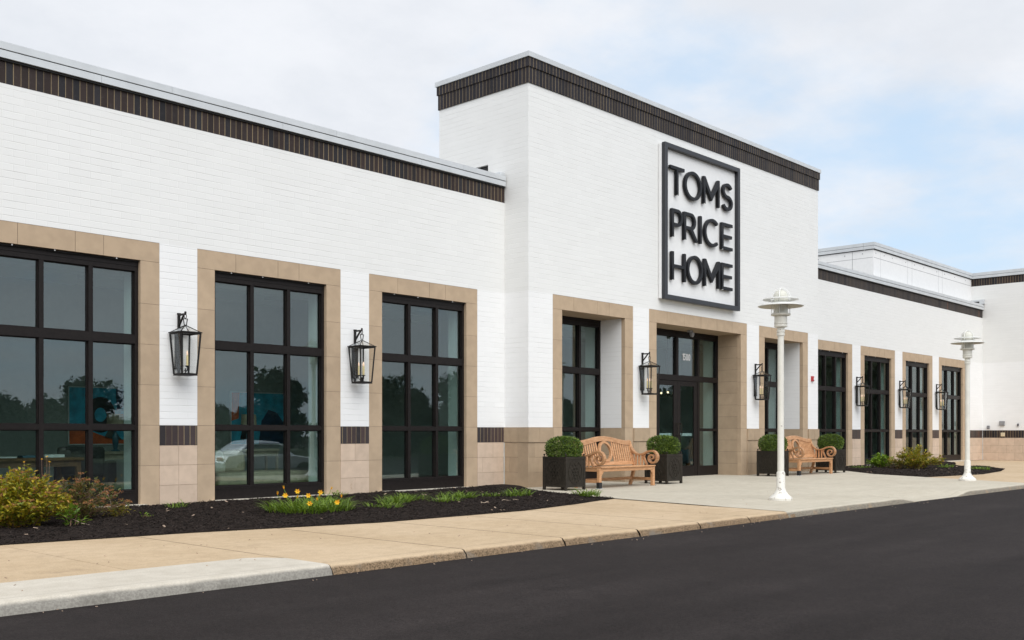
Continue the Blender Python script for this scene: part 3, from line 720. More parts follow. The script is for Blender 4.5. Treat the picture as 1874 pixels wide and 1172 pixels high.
def glyph(ch, w, h=.675, t=.079):
    if ch == 'T': return [[(0, h), (0, h - t), (w / 2 - t / 2, h - t), (w / 2 - t / 2, 0), (w / 2 + t / 2, 0), (w / 2 + t / 2, h - t), (w, h - t), (w, h)]]
    if ch == 'I': return [[(0, 0), (t, 0), (t, h), (0, h)]]
    if ch == 'H': return [[(0, 0), (t, 0), (t, h / 2 - t / 2), (w - t, h / 2 - t / 2), (w - t, 0), (w, 0), (w, h), (w - t, h), (w - t, h / 2 + t / 2), (t, h / 2 + t / 2), (t, h), (0, h)]]
    if ch == 'E': return [[(0, 0), (w, 0), (w, t), (t, t), (t, h / 2 - t / 2), (w * .94, h / 2 - t / 2), (w * .94, h / 2 + t / 2), (t, h / 2 + t / 2), (t, h - t), (w, h - t), (w, h), (0, h)]]
    if ch == 'M': return [[(0, 0), (t, 0), (t, h * .70), (w / 2, h * .17), (w - t, h * .70), (w - t, 0), (w, 0), (w, h), (w - t * .95, h), (w / 2, h * .40), (t * .95, h), (0, h)]]
    if ch == 'O': return [arc(w / 2, h / 2, w / 2, h / 2 + .012, 0, 360, 48)[:-1], arc(w / 2, h / 2, w / 2 - t, h / 2 + .012 - t, 360, 0, 48)[:-1]]
    if ch == 'C':
        o = arc(w / 2 + .04, h / 2, w / 2 + .04, h / 2 + .012, 48, 312, 40); i = arc(w / 2 + .04, h / 2, w / 2 + .04 - t, h / 2 + .012 - t, 312, 48, 40); return [o + i]
    if ch == 'S':
        r = h / 4 + .004 - t / 4
        c1 = arc(w / 2, h - t / 2 - r + .008, w / 2 - t / 2 - .01, r, 25, 270, 26); c2 = arc(w / 2, t / 2 + r - .008, w / 2 - t / 2, r, 90, -155, 26)
        return [stroke(c1[:-1] + c2, t)]
    r = .205
    zc = h - r
    if ch == 'P':
        return [[(0, 0), (t, 0), (t, h - 2 * r)] + arc(w - r, zc, r, r, -90, 90, 20) + [(0, h)], [(t, h - t)] + arc(w - r, zc, r - t, r - t, 90, -90, 20) + [(t, h - 2 * r + t)]]
    if ch == 'R':
        wb = w - .10
        return [[(0, 0), (t, 0), (t, h - 2 * r), (wb - r - .045, h - 2 * r), (w - t * 1.25, 0), (w, 0), (wb - r + .075, h - 2 * r + .012)] + arc(wb - r, zc, r, r, -68, 90, 20) + [(0, h)], [(t, h - t)] + arc(wb - r, zc, r - t, r - t, 90, -90, 20) + [(t, h - 2 * r + t)]]
def letter(ch, x0, x1, z0, fy=-.180, depth=.068):
    x0 += .045; x1 += .05
    cu = bpy.data.curves.new('l', 'CURVE'); cu.dimensions = '2D'; cu.fill_mode = 'BOTH'; cu.extrude = depth / 2; cu.bevel_depth = .004; cu.bevel_resolution = 1; cu.offset = -.004
    for poly in glyph(ch, x1 - x0):
        s = cu.splines.new('POLY'); s.points.add(len(poly) - 1); s.use_cyclic_u = True
        for p, q in zip(s.points, poly): p.co = (q[0], q[1], 0, 1)
    o = bpy.data.objects.new('l', cu); COL.objects.link(o)
    me = bpy.data.meshes.new_from_object(o.evaluated_get(bpy.context.evaluated_depsgraph_get())); bpy.data.objects.remove(o)
    for v in me.vertices: v.co = Vector((v.co.x, -v.co.z, v.co.y))
    me.materials.clear(); me.materials.append(MT['sign_black'])
    q = bpy.data.objects.new('letter', me); COL.objects.link(q); q.parent = sg; q.location = (x0 - ox, fy + depth / 2, z0 - oz)
    # pale weep cap at the letter's foot, as on the photo
    c = MB(); c.box(.012, .05, -depth / 2 - .004, -depth / 2 + .03, -.006, .012)
    if ch not in 'OCSI': c.build('drain_cap', 'white_metal', q) if ch != 'T' else MB().box((x1 - x0) / 2 - .035, (x1 - x0) / 2 + .005, -depth / 2 - .004, -depth / 2 + .03, -.006, .06).build('drain_cap', 'white_metal', q)
def number_glyph(ch, w, h, t):
    if ch == '1': return [[(w * .42, 0), (w * .42 + t, 0), (w * .42 + t, h), (w * .42, h), (w * .1, h * .80), (w * .1 + t * .5, h * .74), (w * .42, h * .87)]]
    if ch == '0':
        o = arc(w / 2, h - w / 2, w / 2, w / 2, 0, 180, 12) + arc(w / 2, w / 2, w / 2, w / 2, 180, 360, 12); k = w / 2 - t
        i = arc(w / 2, h - w / 2, k, k, 0, 180, 12) + arc(w / 2, w / 2, k, k, 180, 360, 12); return [o, i[::-1]]
    r = w / 2
    return [[(0, h), (w, h), (w, h - t), (t, h - t), (t, h * .62), (w / 2, h * .66)] + arc(w - r, h * .66 - r, r, r, 80, 0, 8) + arc(w / 2, r, r, r, 0, -180, 12) + [(t, r)] + arc(w / 2, r, r - t, r - t, 180, 360, 12) + arc(w / 2, h * .66 - r, r - t, r - t, 0, 90, 8) + [(t * .6, h * .56), (0, h * .5)]]
for k, ch in enumerate('1500'):
    cu = bpy.data.curves.new('n', 'CURVE'); cu.dimensions = '2D'; cu.fill_mode = 'BOTH'; cu.extrude = .002
    for poly in number_glyph(ch, .085, .172, .027):
        sp_ = cu.splines.new('POLY'); sp_.points.add(len(poly) - 1); sp_.use_cyclic_u = True
        for p, q in zip(sp_.points, poly): p.co = (q[0], q[1], 0, 1)
    o = bpy.data.objects.new('n', cu); COL.objects.link(o)
    me = bpy.data.meshes.new_from_object(o.evaluated_get(bpy.context.evaluated_depsgraph_get())); bpy.data.objects.remove(o)
    for v in me.vertices: v.co = Vector((v.co.x, -v.co.z, v.co.y))
    me.materials.clear(); me.materials.append(MT['white_metal'])
    q = bpy.data.objects.new('number_digit', me); COL.objects.link(q); q.parent = ent; q.location = (6.655 + (0, .072, .178, .284)[k], .69 + .0535, 2.96)
for row, z0 in (([('T', 4.74, 5.325), ('O', 5.345, 6.085), ('M', 6.175, 6.90), ('S', 7.05, 7.53)], 6.745),
                ([('P', 4.805, 5.255), ('R', 5.32, 5.925), ('I', 6.01, 6.12), ('C', 6.215, 6.87), ('E', 7.01, 7.515)], 5.735),
                ([('H', 4.805, 5.385), ('O', 5.46, 6.14), ('M', 6.205, 6.92), ('E', 7.01, 7.515)], 4.72)):
    for ch, x0, x1 in row: letter(ch, x0, x1, z0)

# ------------------------------------------------------------------ WALL LANTERNS (root: on the wall at z 0)
def make_lantern():
    r = thing('wall_lantern', '', 'wall lantern', group='black candle lanterns on the facade')
    m = MB()
    m.box(-.018, .018, -.035, -.003, 2.0, 2.935); m.box(-.065, .065, -.03, -.002, 2.08, 2.66)
    m.box(-.014, .014, -.225, -.02, 2.905, 2.933); m.bar((0, -.02, 2.75), (0, -.17, 2.91), .026, .022)
    m.box(-.022, .022, -.045, 0, 2.925, 2.948)
    m.sphere((0, -.215, 2.945), .018)
    m.build('bracket', 'lantern_iron', r, bevel=.002)
    cy = -.215; zt, zb = 2.62, 2.0; wt, wb_ = .163, .122
    m = MB()
    for k in range(10):
        a = 2 * PI * k / 10; b2 = 2 * PI * (k + 1) / 10
        m.bar((.018 * math.cos(a), cy, 2.885 + .035 * math.sin(a)), (.018 * math.cos(b2), cy, 2.885 + .035 * math.sin(b2)), .009)
    for s in (-1, 1): m.bar((s * .034, cy, 2.845), (s * .017, cy, 2.75), .011)
    m.bar((-.04, cy, 2.845), (.04, cy, 2.845), .011); m.bar((-.022, cy, 2.748), (.022, cy, 2.748), .014)
    m.build('hook', 'lantern_iron', r)
    m = MB(); P = lambda w, sx, sy, z: (sx * w, cy + sy * w, z)
    cs = ((-1, -1), (1, -1), (1, 1), (-1, 1))
    for i, (sx, sy) in enumerate(cs):
        nx, ny = cs[(i + 1) % 4]
        m.bar(P(wt, sx, sy, zt), P(wb_, sx, sy, zb), .024)
        m.bar(P(wt, sx, sy, zt + .0), P(wt, nx, ny, zt), .022, .02); m.bar(P(wb_, sx, sy, zb), P(wb_, nx, ny, zb), .02, .024)
        m.bar(P(wt + .012, sx, sy, zt + .012), P(.014, sx, sy, 2.74), .011)
    m.box(-wt - .02, wt + .02, cy - wt - .02, cy - wt + .012, zt + .004, zt + .022); m.box(-wt - .02, wt + .02, cy + wt - .012, cy + wt + .02, zt + .004, zt + .022)
    m.box(-wt - .02, -wt + .012, cy - wt + .013, cy + wt - .013, zt + .004, zt + .022); m.box(wt - .012, wt + .02, cy - wt + .013, cy + wt - .013, zt + .004, zt + .022)
    m.box(-wb_ - .01, wb_ + .01, cy - wb_ - .01, cy + wb_ + .01, zb - .022, zb - .013)
    m.build('cage', 'lantern_iron', r)
    m = MB()
    for i, (sx, sy) in enumerate(cs):
        nx, ny = cs[(i + 1) % 4]; e = .003; a0 = wt - .006; b0 = wb_ - .006
        q = [P(b0, sx, sy, zb + .01), P(b0, nx, ny, zb + .01), P(a0, nx, ny, zt - .008), P(a0, sx, sy, zt - .008)]
        qi = [P(b0 - e, sx, sy, zb + .01), P(b0 - e, nx, ny, zb + .01), P(a0 - e, nx, ny, zt - .008), P(a0 - e, sx, sy, zt - .008)]
        m.add(q + qi, [(0, 1, 2, 3), (7, 6, 5, 4), (0, 4, 5, 1), (1, 5, 6, 2), (2, 6, 7, 3), (3, 7, 4, 0)])
        t0 = wt; q = [P(t0, sx, sy, zt + .024), P(t0, nx, ny, zt + .024), P(.016, nx, ny, 2.738), P(.016, sx, sy, 2.738)]
        qi = [(x * .97, cy + (y - cy) * .97, z - .003) for x, y, z in q]
        m.add(q + qi, [(0, 1, 2, 3), (7, 6, 5, 4), (0, 4, 5, 1), (1, 5, 6, 2), (2, 6, 7, 3), (3, 7, 4, 0)])
    m.build('pane', 'lantern_glass', r)
    m = MB(); m.tube([(0, cy, zb - .01), (0, cy, zb + .09)], .009)
    for k in range(3):
        a = 2 * PI * k / 3 + .5; x, y = .055 * math.cos(a), cy + .055 * math.sin(a)
        m.tube([(0, cy, zb + .06), (x * .6, cy + (y - cy) * .6, zb + .045), (x, y, zb + .065), (x, y, zb + .12)], .006, 6)
        m.lathe([(.008, 0), (.030, .012), (.032, .018), (.02, .02)], 12, (x, y, zb + .11))
    m.build('candelabra', 'lantern_iron', r)
    for k in range(3):
        a = 2 * PI * k / 3 + .5; x, y = .055 * math.cos(a), cy + .055 * math.sin(a)
        m = MB(); m.lathe([(.0145, 0), (.0145, .15), (.011, .155)], 12, (x, y, zb + .13)); c = m.build('candle', 'candle_wax', r, smooth=True, auto=40)
        m = MB(); m.lathe([(.006, 0), (.013, .02), (.010, .045), (.002, .075)], 10, (x, y, zb + .287)); m.build('bulb', 'flame_bulb', c, smooth=True)
    return r
lan = make_lantern()
G = 'black candle lanterns on the facade'
LP = [((-7.31, YL, 0), 'largest black wall lantern, between the two windows nearest the bushy shrub'),
      ((-3.90, YL, 0), 'black wall lantern above the yellow daylilies, left of the corner window'),
      ((3.885, 0, 0), 'black wall lantern on the tower just left of the entrance doors'),
      ((8.99, 0, 0), 'black wall lantern right of the entrance doors, beside the nearer lamp post'),
      ((16.79, YR, 0), 'black wall lantern right of the red fire alarm, first on the far wing'),
      ((20.26, YR, 0), 'middle black wall lantern of the three on the far wing'),
      ((23.68, YR, 0), 'farthest black wall lantern, nearest the farther lamp post')]
for i, (p, l) in enumerate(LP):
    if i == 0: lan.location = p; lan['label'] = l
    else: dup(lan, p, 0, l, G)

# ------------------------------------------------------------------ STREET LAMPS
def make_lamp():
    r = thing('street_lamp', '', 'lamp post', group='white round-topped lamp posts')
    m = MB(); m.lathe([(.185, 0), (.187, .035), (.175, .05), (.168, .058), (.12, .10), (.088, .145), (.076, .185), (.078, .19)], 40); m.build('base', 'chipped_paint', r, smooth=True, auto=35)
    m = MB(); m.lathe([(.076, .186), (.070, .20), (.069, .44), (.064, .462), (.054, .47)], 32); m.build('sleeve', 'chipped_paint', r, smooth=True, auto=35)
    m = MB(); m.lathe([(.054, .46), (.053, .9), (.052, 2.0), (.050, 2.70)], 32)
    m.build('pole', 'aged_paint', r, smooth=True, auto=35)
    m = MB(); m.lathe([(.05, 2.695), (.063, 2.70), (.065, 2.735), (.058, 2.74), (.058, 2.752), (.065, 2.757), (.065, 2.785), (.058, 2.79), (.058, 2.83), (.09, 2.838), (.106, 2.845), (.106, 2.872), (.099, 2.878), (.099, 2.886), (.106, 2.892), (.106, 2.91), (.100, 2.916), (.102, 3.025), (.155, 3.032), (.158, 3.055), (.15, 3.06)], 40)
    m.build('collar', 'aged_paint', r, smooth=True, auto=30)
    m = MB(); m.lathe([(.05, 3.061), (.05, 3.08), (.062, 3.10), (.062, 3.14), (.04, 3.17), (.028, 3.20)], 20); m.build('lamp_holder', 'box_grey', r, smooth=True, auto=40)
    m = MB(); n = 12
    out = [(.118, 3.062), (.12, 3.25), (.120, 3.34)] + [(.12 * math.cos(RAD(q)), 3.34 + .115 * math.sin(RAD(q))) for q in range(10, 90, 10)]
    inn = [(max(p[0] - .004, .002), p[1] - (.004 if p[1] > 3.3 else 0)) for p in out][::-1]
    m.lathe(out + inn, 32, cap=False); m.build('glass_dome', 'lamp_glass', r, smooth=True)
    m = MB(); m.lathe([(.13, 3.232), (.35, 3.178), (.366, 3.18), (.366, 3.19), (.35, 3.194), (.13, 3.252), (.13, 3.232)], 56, cap=False)
    m.build('lower_shade', 'lamp_white', r, smooth=True, auto=40)
    m = MB(); m.lathe([(.128, 3.226), (.34, 3.1745), (.345, 3.1765), (.128, 3.231), (.128, 3.226)], 56, cap=False); m.build('shade_lining', 'lamp_under', r, smooth=True)
    m = MB(); m.lathe([(.17, 3.296), (.28, 3.288), (.291, 3.292), (.291, 3.302), (.28, 3.306), (.17, 3.312), (.17, 3.296)], 56, cap=False); m.build('upper_shade', 'lamp_white', r, smooth=True, auto=40)
    m = MB()
    for k in range(4):
        a = PI / 2 * k + .35; c, s = math.cos(a), math.sin(a)
        m.tube([(.145 * c, .145 * s, 3.06), (.145 * c, .145 * s, 3.34)] + [(.145 * math.cos(RAD(q)) * c, .145 * math.cos(RAD(q)) * s, 3.34 + .135 * math.sin(RAD(q))) for q in range(15, 91, 15)], .0065, 6)
        m.bar((.14 * c, .14 * s, 3.302), (.19 * c, .19 * s, 3.302), .012)
    m.sphere((0, 0, 3.478), .014); m.build('cage', 'lamp_white', r)
    return r
lp = make_lamp(); lp.location = (-.03, -5.62, 0); lp['label'] = 'nearer white lamp post with chipped base, standing in front of the bench by the kerb'
dup(lp, (9.17, -5.41, 0), 1.1, 'farther white lamp post beside the far mulch bed', 'white round-topped lamp posts')

# ------------------------------------------------------------------ BENCHES (origin: centre of the front edge on the ground, back towards +y)
def back_y(z): return .53 + (z - .43) * .235
def make_bench():
    r = thing('garden_bench', '', 'bench', group='teak scroll-arm benches by the entrance'); T = 'teak'; hw = .94
    def bp(mb, name, bev=.004): return mb.build(name, T, r, bevel=bev)
    m = MB(); n = 6
    for k in range(n):
        y0 = -.035 + k * .097; m.box(-hw + .02, hw - .02, y0, y0 + .09, .405 - k * .003, .432 - k * .003)
    bp(m, 'seat')
    m = MB(); m.box(-hw + .075, hw - .075, .0, .032, .335, .404)
    for s in (-1, 1): m.box(s * (hw - .045) - .016, s * (hw - .045) + .016, .07, .53, .335, .400); m.add([(s * (hw - .075), .004, .335), (s * (hw - .075), .028, .335), (s * (hw - .15), .028, .3345), (s * (hw - .15), .004, .3345), (s * (hw - .075), .004, .25), (s * (hw - .075), .028, .25)], [(0, 3, 4), (1, 5, 2), (0, 1, 2, 3), (3, 2, 5, 4), (4, 5, 1, 0)])
    bp(m, 'apron')
    for s in (-1, 1):
        m = MB(); m.box(s * (hw - .035) - .036, s * (hw - .035) + .036, -.002, .068, .0, .402); bp(m, 'leg', .006)
        m = MB(); m.ribbon([(.625, 0), (.575, .15), (.525, .33), (.515, .43), (.575, .65), (.645, .93)], [.062, .062, .07, .07, .058, .05], s * (hw - .03) - .03, s * (hw - .03) + .03); bp(m, 'leg', .005)
    m = MB(); m.box(-hw + .07, hw - .07, .545, .575, .115, .175)
    for s in (-1, 1): m.box(s * (hw - .04) - .016, s * (hw - .04) + .016, .068, .56, .11, .17)
    bp(m, 'stretcher')
    # arched top rail following the tilted back
    m = MB(); K = 40
    top = lambda x: .945 + .092 * (.5 + .5 * math.cos(PI * min(1, abs(x) / .86))) + (.012 * max(0, abs(x) - .84) / .1)
    vs = []
    for i in range(K + 1):
        x = -hw + .025 + (2 * hw - .05) * i / K; zt = top(x); zb = zt - .098
        for dz, dy in ((zb, -.026), (zt - .02, -.03), (zt, -.012), (zt, .022), (zb, .022)): vs.append((x, back_y(dz) + dy, dz))
    fs = [];
    for i in range(K):
        for k in range(5): fs.append((i * 5 + k, i * 5 + (k + 1) % 5, (i + 1) * 5 + (k + 1) % 5, (i + 1) * 5 + k))
    fs += [(0, 1, 2, 3, 4), tuple(K * 5 + q for q in (4, 3, 2, 1, 0))]
    m.add(vs, fs); m.build('top_rail', T, r, smooth=True, auto=30)
    m = MB(); m.add([(-hw + .06, back_y(.435) - .02, .435), (hw - .06, back_y(.435) - .02, .435), (hw - .06, back_y(.51) - .02, .51), (-hw + .06, back_y(.51) - .02, .51), (-hw + .06, back_y(.435) + .018, .435), (hw - .06, back_y(.435) + .018, .435), (hw - .06, back_y(.51) + .018, .51), (-hw + .06, back_y(.51) + .018, .51)], [(0, 1, 2, 3), (7, 6, 5, 4), (0, 4, 5, 1), (3, 2, 6, 7), (0, 3, 7, 4), (1, 5, 6, 2)])
    bp(m, 'lower_rail')
    def slat(x, z0, z1, w=.036):
        m = MB(); q = []
        for z in (z0, z1):
            for dx, dy in ((-w / 2, -.014), (w / 2, -.014), (w / 2, .010), (-w / 2, .010)): q.append((x + dx, back_y(z) + dy, z))
        m.add(q, [(3, 2, 1, 0), (4, 5, 6, 7), (0, 1, 5, 4), (1, 2, 6, 5), (2, 3, 7, 6), (3, 0, 4, 7)]); return bp(m, 'slat', .003)
    zc, ra, rb = .722, .213, .215
    for s in (-1, 1):
        for k in range(9):
            x = s * (.268 + k * .073); slat(x, .50, top(x) - .09)
    m = MB(); K = 44; vs = []; fs = []
    for i in range(K):
        a = 2 * PI * i / K; c, s = math.cos(a), math.sin(a)
        for rx, rz, dy in ((ra, rb, -.03), (ra - .052, rb - .046, -.03), (ra - .052, rb - .046, .018), (ra, rb, .018)):
            z = zc + rz * s; vs.append((rx * c, back_y(z) + dy, z))
    for i in range(K):
        j = (i + 1) % K
        for k in range(4): fs.append((i * 4 + k, i * 4 + (k + 1) % 4, j * 4 + (k + 1) % 4, j * 4 + k))
    m.add(vs, fs); m.build('oval_ring', T, r, smooth=True, auto=40)
    # scroll arms
    ctl = [(.655, .925), (.63, .86), (.575, .765), (.50, .69), (.41, .652), (.31, .652), (.22, .68), (.13, .722)]
    sp_ = []
    cy_, cz_ = .035, .582
    for i in range(54):
        a = RAD(78 + i * 10.6); rr = .152 * (1 - i / 60.0); sp_.append((cy_ + rr * math.cos(a), cz_ + rr * math.sin(a) * .98))
    # scroll turns forward (towards -y) then under
    path = []
    def cr(P, n):
        o = []
        for i in range(len(P) - 1):
            p0 = P[max(i - 1, 0)]; p1 = P[i]; p2 = P[i + 1]; p3 = P[min(i + 2, len(P) - 1)]
            for k in range(n):
                t = k / n; o.append(tuple(.5 * ((2 * p1[j]) + (-p0[j] + p2[j]) * t + (2 * p0[j] - 5 * p1[j] + 4 * p2[j] - p3[j]) * t * t + (-p0[j] + 3 * p1[j] - 3 * p2[j] + p3[j]) * t ** 3) for j in (0, 1)))
        return o + [P[-1]]
    path = cr(ctl, 5)[:-2] + sp_
    th = [.036] * len(path); L = len(path)
    for i in range(L): th[i] = .036 if i < L - 44 else .036 - .016 * (i - (L - 44)) / 44
    for s in (-1, 1):
        m = MB(); m.ribbon(path, th, s * (hw - .035) - .042, s * (hw - .035) + .042); m.build('arm', T, r, smooth=True, auto=40)
        m = MB(); m.ribbon(cr([(.235, .665), (.255, .60), (.225, .52), (.175, .43)], 5), .036, s * (hw - .035) - .02, s * (hw - .035) + .02)
        m.build('arm_support', T, r, smooth=True, auto=40)
        for y in (.30, .38, .46):
            zt = .655 if y < .45 else .672; m = MB(); m.box(s * (hw - .035) - .011, s * (hw - .035) + .011, y - .02, y + .02, .43, zt - .008); bp(m, 'arm_slat', .003)
    m = MB(); m.box(-hw - .006, -hw + .076, -.008, .074, .006, .125); m.build('anchor_sleeve', 'rubber_black', r, bevel=.003)
    m = MB(); m.box(hw + .002, hw + .010, .006, .06, .0, .125); m.box(hw + .002, hw + .05, .006, .06, .0, .008); m.build('anchor_bracket', 'rubber_black', r)
    m = MB(); m.box(-hw - .03, -hw + .10, -.03, .095, .0, .005); m.build('anchor_plate', 'coping_metal', r)
    return r
bn = make_bench(); bn.location = (1.515, -1.37, 0); bn['label'] = 'teak bench with scroll arms left of the entrance, between two planters'
dup(bn, (10.03, -1.24, 0), 0, 'teak bench with scroll arms right of the entrance, partly behind the lamp post', 'teak scroll-arm benches by the entrance')

# ------------------------------------------------------------------ PLANTERS and BOXWOODS
def make_planter():
    r = thing('square_planter', '', 'planter', group='dark square planters beside the benches'); hw = .295; PM = 'planter_metal'
    m = MB()
    for sx, sy, ax in ((0, -1, 'x'), (0, 1, 'x'), (-1, 0, 'y'), (1, 0, 'y')):
        if ax == 'x': m.box(-hw + .048, hw - .048, sy * (hw - .015) - .008, sy * (hw - .015) + .008, .065, .63)
        else: m.box(sx * (hw - .015) - .008, sx * (hw - .015) + .008, -hw + .048, hw - .048, .065, .63)
    m.box(-hw + .05, hw - .05, -hw + .04, hw - .04, .07, .09)
    for s in (-1, 1):
        m.box(-hw + .048, hw - .048, s * hw - s * .03, s * hw, .595, .645); m.box(s * hw - s * .03, s * hw, -hw + .048, hw - .048, .595, .645)
        m.box(-hw + .048, hw - .048, s * hw - s * .027, s * hw - s * .002, .06, .095); m.box(s * hw - s * .027, s * hw - s * .002, -hw + .048, hw - .048, .06, .095)
    m.build('body', PM, r, bevel=.003)
    for sx in (-1, 1):
        for sy in (-1, 1):
            m = MB(); m.box(sx * hw - sx * .048, sx * hw + sx * .003, sy * hw - sy * .048, sy * hw + sy * .003, 0, .65); p = m.build('corner_post', PM, r, bevel=.004)
            m = MB(); m.lathe([(.010, 0), (.007, .01), (.016, .022), (.019, .033), (.016, .044), (.004, .052)], 12, (sx * (hw - .022), sy * (hw - .022), .65)); m.build('finial', PM, p, smooth=True)
    m = MB()
    for f in range(4):
        R = Matrix.Rotation(f * PI / 2, 3, 'Z'); y = -hw + .0045
        def seg(p, q, w=.011): m.bar(R @ Vector((p[0], y, p[1])), R @ Vector((q[0], y, q[1])), w, .024)
        K = 36; zc = .345
        for i in range(K):
            a = 2 * PI * i / K; b2 = 2 * PI * (i + 1) / K; seg((.198 * math.cos(a), zc + .222 * math.sin(a)), (.198 * math.cos(b2), zc + .222 * math.sin(b2)))
        rx, rz = .182, .205
        for c in (-.62, 0, .62):
            for sg_ in (-1, 1):
                # line z' = sg*1.15 x' + c in unit-circle coords
                k = sg_ * 1.45; A = 1 + k * k; B = 2 * k * c; Cc = c * c - .98; d = B * B - 4 * A * Cc
                if d > 0:
                    u0 = (-B - math.sqrt(d)) / (2 * A); u1 = (-B + math.sqrt(d)) / (2 * A)
                    seg((rx * u0, zc + rz * (k * u0 + c)), (rx * u1, zc + rz * (k * u1 + c)), .009)
    m.build('lattice_relief', PM, r)
    m = MB(); m.box(-hw + .04, hw - .04, -hw + .04, hw - .04, .50, .60); m.build('soil', 'soil', r)
    return r
def leaf(mb, p, d, up, L, w, fold=.25):
    d = d.normalized(); s = d.cross(up)
    if s.length < .02: s = d.cross(Vector((1, .3, 0)))
    s.normalize(); n = s.cross(d)
    mb.add([p, p + d * L * .45 + s * w / 2 + n * fold * w, p + d * L, p + d * L * .45 - s * w / 2 + n * fold * w], [(0, 1, 2), (0, 2, 3)])
def rv(): 
    while 1:
        v = Vector((random.uniform(-1, 1), random.uniform(-1, 1), random.uniform(-1, 1)))
        if .05 < v.length < 1: return v
def make_boxwood():
    r = thing('boxwood_ball', '', 'shrub', group='clipped boxwoods in the planters')
    m = MB()
    for k in range(7):
        a = k * .9; m.tube([(.02 * math.cos(a), .02 * math.sin(a), .0), (.08 * math.cos(a), .08 * math.sin(a), .10), (.2 * math.cos(a), .2 * math.sin(a), .24)], [.010, .008, .004], 5)
    m.build('stem', 'twig', r)
    m = MB()
    for k in range(5600):
        v = rv().normalized()
        if v.z < -.75: continue
        q = 1.0 - .24 * random.random() ** 1.6 + (.05 if random.random() < .03 else 0)
        bump_ = 1 + .055 * noise.noise(v * 4.2) + .03 * noise.noise(v * 11)
        e_ = (abs(v.x) ** 2.6 + abs(v.y) ** 2.6 + abs(v.z) ** 2.6) ** (-1 / 2.6); p = Vector((v.x * .325, v.y * .325, v.z * .225)) * e_ * q * bump_ + Vector((0, 0, .20))
        d = (v + rv() * .9); leaf(m, p, d, rv(), random.uniform(.026, .044), random.uniform(.015, .024))
    for k in range(900):
        v = rv(); p = Vector((v.x * .25, v.y * .25, v.z * .15 + .19)); leaf(m, p, rv(), rv(), .04, .025)
    m.build('foliage', 'boxwood_leaf', r)
    return r
pl = make_planter(); bx = make_boxwood()
PP = [((-.09, -1.02), 'dark square planter at the far left end of the near bench', 'clipped round boxwood at the left end of the near bench'),
      ((3.335, -.98), 'dark square planter between the near bench and the entrance doors', 'clipped round boxwood nearest the entrance doors'),
      ((8.49, -.80), 'dark square planter half hidden behind the nearer lamp post', 'clipped round boxwood behind the nearer lamp post'),
      ((11.66, -.85), 'dark square planter at the right end of the far bench, beside the mulch bed', 'clipped round boxwood at the right end of the far bench')]
for i, ((x, y), a, b_) in enumerate(PP):
    if i == 0: pl.location = (x, y, 0); pl['label'] = a; bx.location = (x, y, .60); bx['label'] = b_
    else: dup(pl, (x, y, 0), 0, a, 'dark square planters beside the benches'); dup(bx, (x, y, .60 + .012 * i), i * 1.3, b_, 'clipped boxwoods in the planters')

# ------------------------------------------------------------------ small wall fittings
t = thing('fire_alarm', 'small red fire alarm strobe on the white brick right of the entrance', 'fire alarm', (12.23, 0, 2.60))
MB().box(-.06, .06, -.05, -.002, 0, .15).build('housing', 'red_plastic', t, bevel=.006); MB().box(.005, .052, -.075, -.048, .035, .105).build('strobe', 'white_metal', t, bevel=.008); MB().box(-.052, -.004, -.066, -.049, .03, .12).build('horn', 'red_plastic', t, bevel=.004)
t = thing('flood_light', 'small grey flood light hanging under the entrance lintel', 'light', (6.53, .42, ZL - .002))
MB().box(-.07, .07, -.05, .05, -.05, 0).build('mount', 'box_grey', t, bevel=.01)
MB().lathe([(.035, 0), (.062, .05), (.066, .10), (.05, .11)], 20, (.05, -.02, -.165)).build('head', 'box_grey', t, smooth=True, auto=40)
def wallbox(name, label, cat, y, z, w, h, mat, d=.07, cover=None):
    t = thing(name, label, cat, (XR1, y, z))
    MB().box(-d, -.002, -w / 2, w / 2, -h / 2, h / 2).build('housing', mat, t, bevel=.006)
    MB().box(-d - .012, -d + .001, -w * .33, w * .33, -h * .3, h * .3).build('cover', cover or mat, t, bevel=.004)
wallbox('junction_box', 'small dark wall box just above the dark brick band, left of the grey box', 'utility box', .49, 1.345, .095, .125, 'gauge_plastic', cover='box_grey')
wallbox('control_box', 'square grey control box, largest fitting on the far white wall', 'utility box', -.046, 1.50, .20, .19, 'box_grey')
wallbox('door_bell', 'narrow dark fitting right of the grey control box on the far wall', 'utility box', -.654, 1.435, .055, .11, 'gauge_plastic')
wallbox('outlet_cover', 'cream outlet cover set in the dark brick band of the far wall', 'outlet', -.073, 1.045, .15, .155, 'box_cream', .06)

# ------------------------------------------------------------------ GROUND
ZA = -.088
ZB = -.65
def lot_z(y): return ZA + (ZB - ZA) * max(0, min(1, (-13.3 - y) / 3.0))
g = MB(); yy_ = [300, -13.3, -14.0, -14.8, -15.6, -16.3, -300]
g.add([(x, y, lot_z(y)) for y in yy_ for x in (-300, 400)], [(2 * i, 2 * i + 2, 2 * i + 3, 2 * i + 1) for i in range(len(yy_) - 1)]); tag(g.build('road', 'asphalt'), kind='structure')

